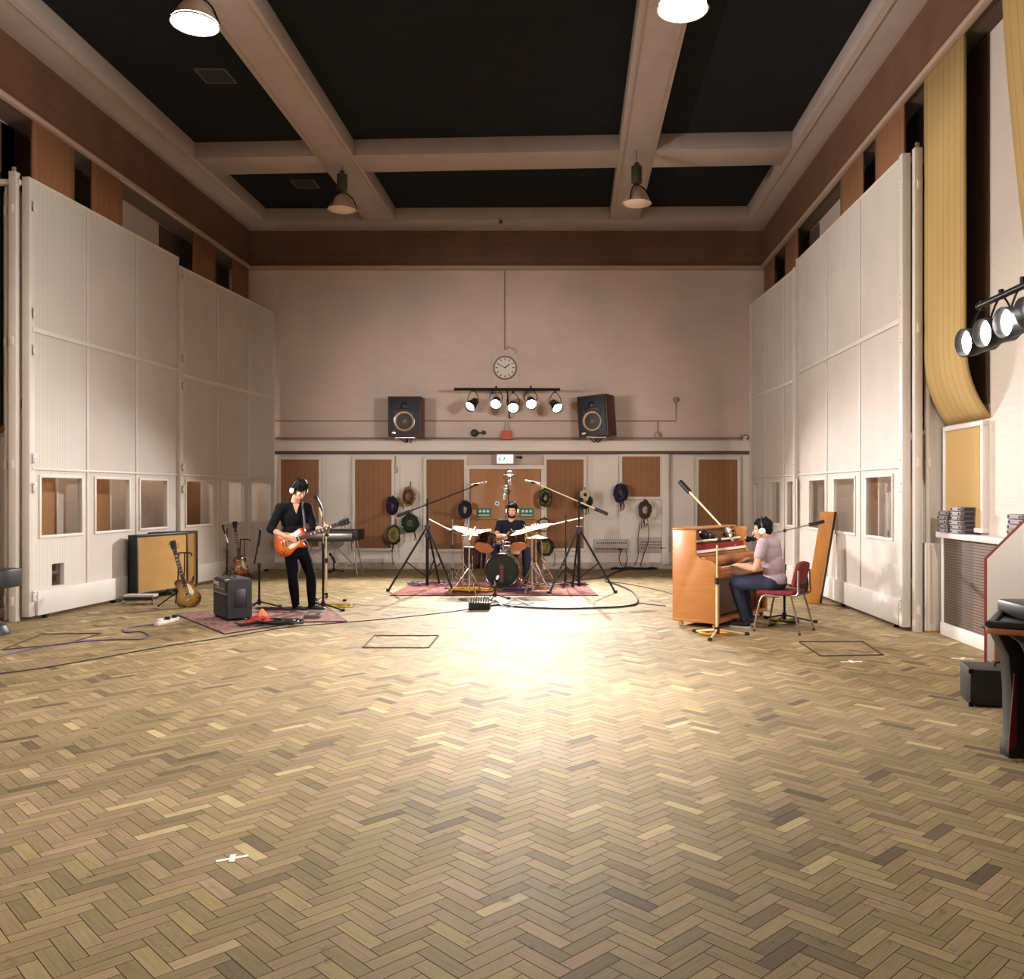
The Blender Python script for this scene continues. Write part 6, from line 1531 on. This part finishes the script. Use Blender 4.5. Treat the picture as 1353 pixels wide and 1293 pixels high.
shoe(inv(AL_), inv(AL_)+Vector((0,-1,0)), t, m='shoe', sole='sole'); shoe(inv(AR_), inv(AR_)+Vector((.1,-1,0)), t, m='shoe', sole='sole')
headphones(Hc, hm_, 'headphones with a pale headband worn by the drummer', 1.03, cup='white_plate')
for w_, tip, lb in ((Wr, (-1.06, 14.78, .92), 'drumstick in the drummer right hand'), (Wl, (-1.05, 14.76, .98), 'drumstick in the drummer left hand')):
    w_ = w_+Vector((0,-.075,-.035)); tip = Vector(tip); d = (tip-w_).normalized()
    tag(MB().tube([w_-d*.1, w_, w_+d*.2, w_+d*.27, w_+d*.275, w_+d*.29], [.007,.0075,.006,.0035,.006,.003], 8).build('drumstick', mat('hickory', (214,180,130), .5)), lb, 'drumstick')

# ================================================================ camera, world, view
cam = bpy.data.cameras.new('camera'); co = bpy.data.objects.new('camera', cam); COL.objects.link(co)
co.location = (0, 0, H); co.rotation_euler = (R(90), 0, 0)
cam.sensor_fit = 'HORIZONTAL'; cam.sensor_width = 36; cam.lens = 36*F/1353
cam.shift_x = -(VX-676.5)/1353; cam.shift_y = (VY-646.5)/1353
cam.clip_end = 100; cam.clip_start = .05
SC.camera = co
w = bpy.data.worlds.new('world'); SC.world = w; w.use_nodes = True
w.node_tree.nodes['Background'].inputs[0].default_value = (.9,.85,.8,1); w.node_tree.nodes['Background'].inputs[1].default_value = .02
SC.view_settings.view_transform = 'Standard'; SC.view_settings.look = 'None'; SC.view_settings.gamma = 1; SC.view_settings.use_curve_mapping = False
SC.view_settings.exposure = 0.3

# repeats of one kind share a group
import re as _re
_by = {}
for o in COL.objects:
    if o.parent is None and o.get('label'): _by.setdefault(_re.sub(r'\.\d+$', '', o.name), []).append(o)
_gn = {'microphone_stand': 'microphone stands around the room', 'boom_stand': 'tall boom stands', 'microphone': 'microphones on the stands', 'floor_cable': 'cables lying on the floor', 'wall_lead': 'leads hanging down the back wall',
       'cable_pile': 'coils of cable on the floor', 'tom_drum': 'mounted toms', 'cymbal_stand': 'cymbals of the drum kit', 'acoustic_screen': 'tall windowed screens', 'guide_post': 'posts beside the screens', 'wall_hook': 'hooks for the cable coils'}
for k, v in _by.items():
    if len(v) > 1:
        for o in v:
            if not o.get('group'): o['group'] = _gn.get(k, k.replace('_', ' ')+'s')
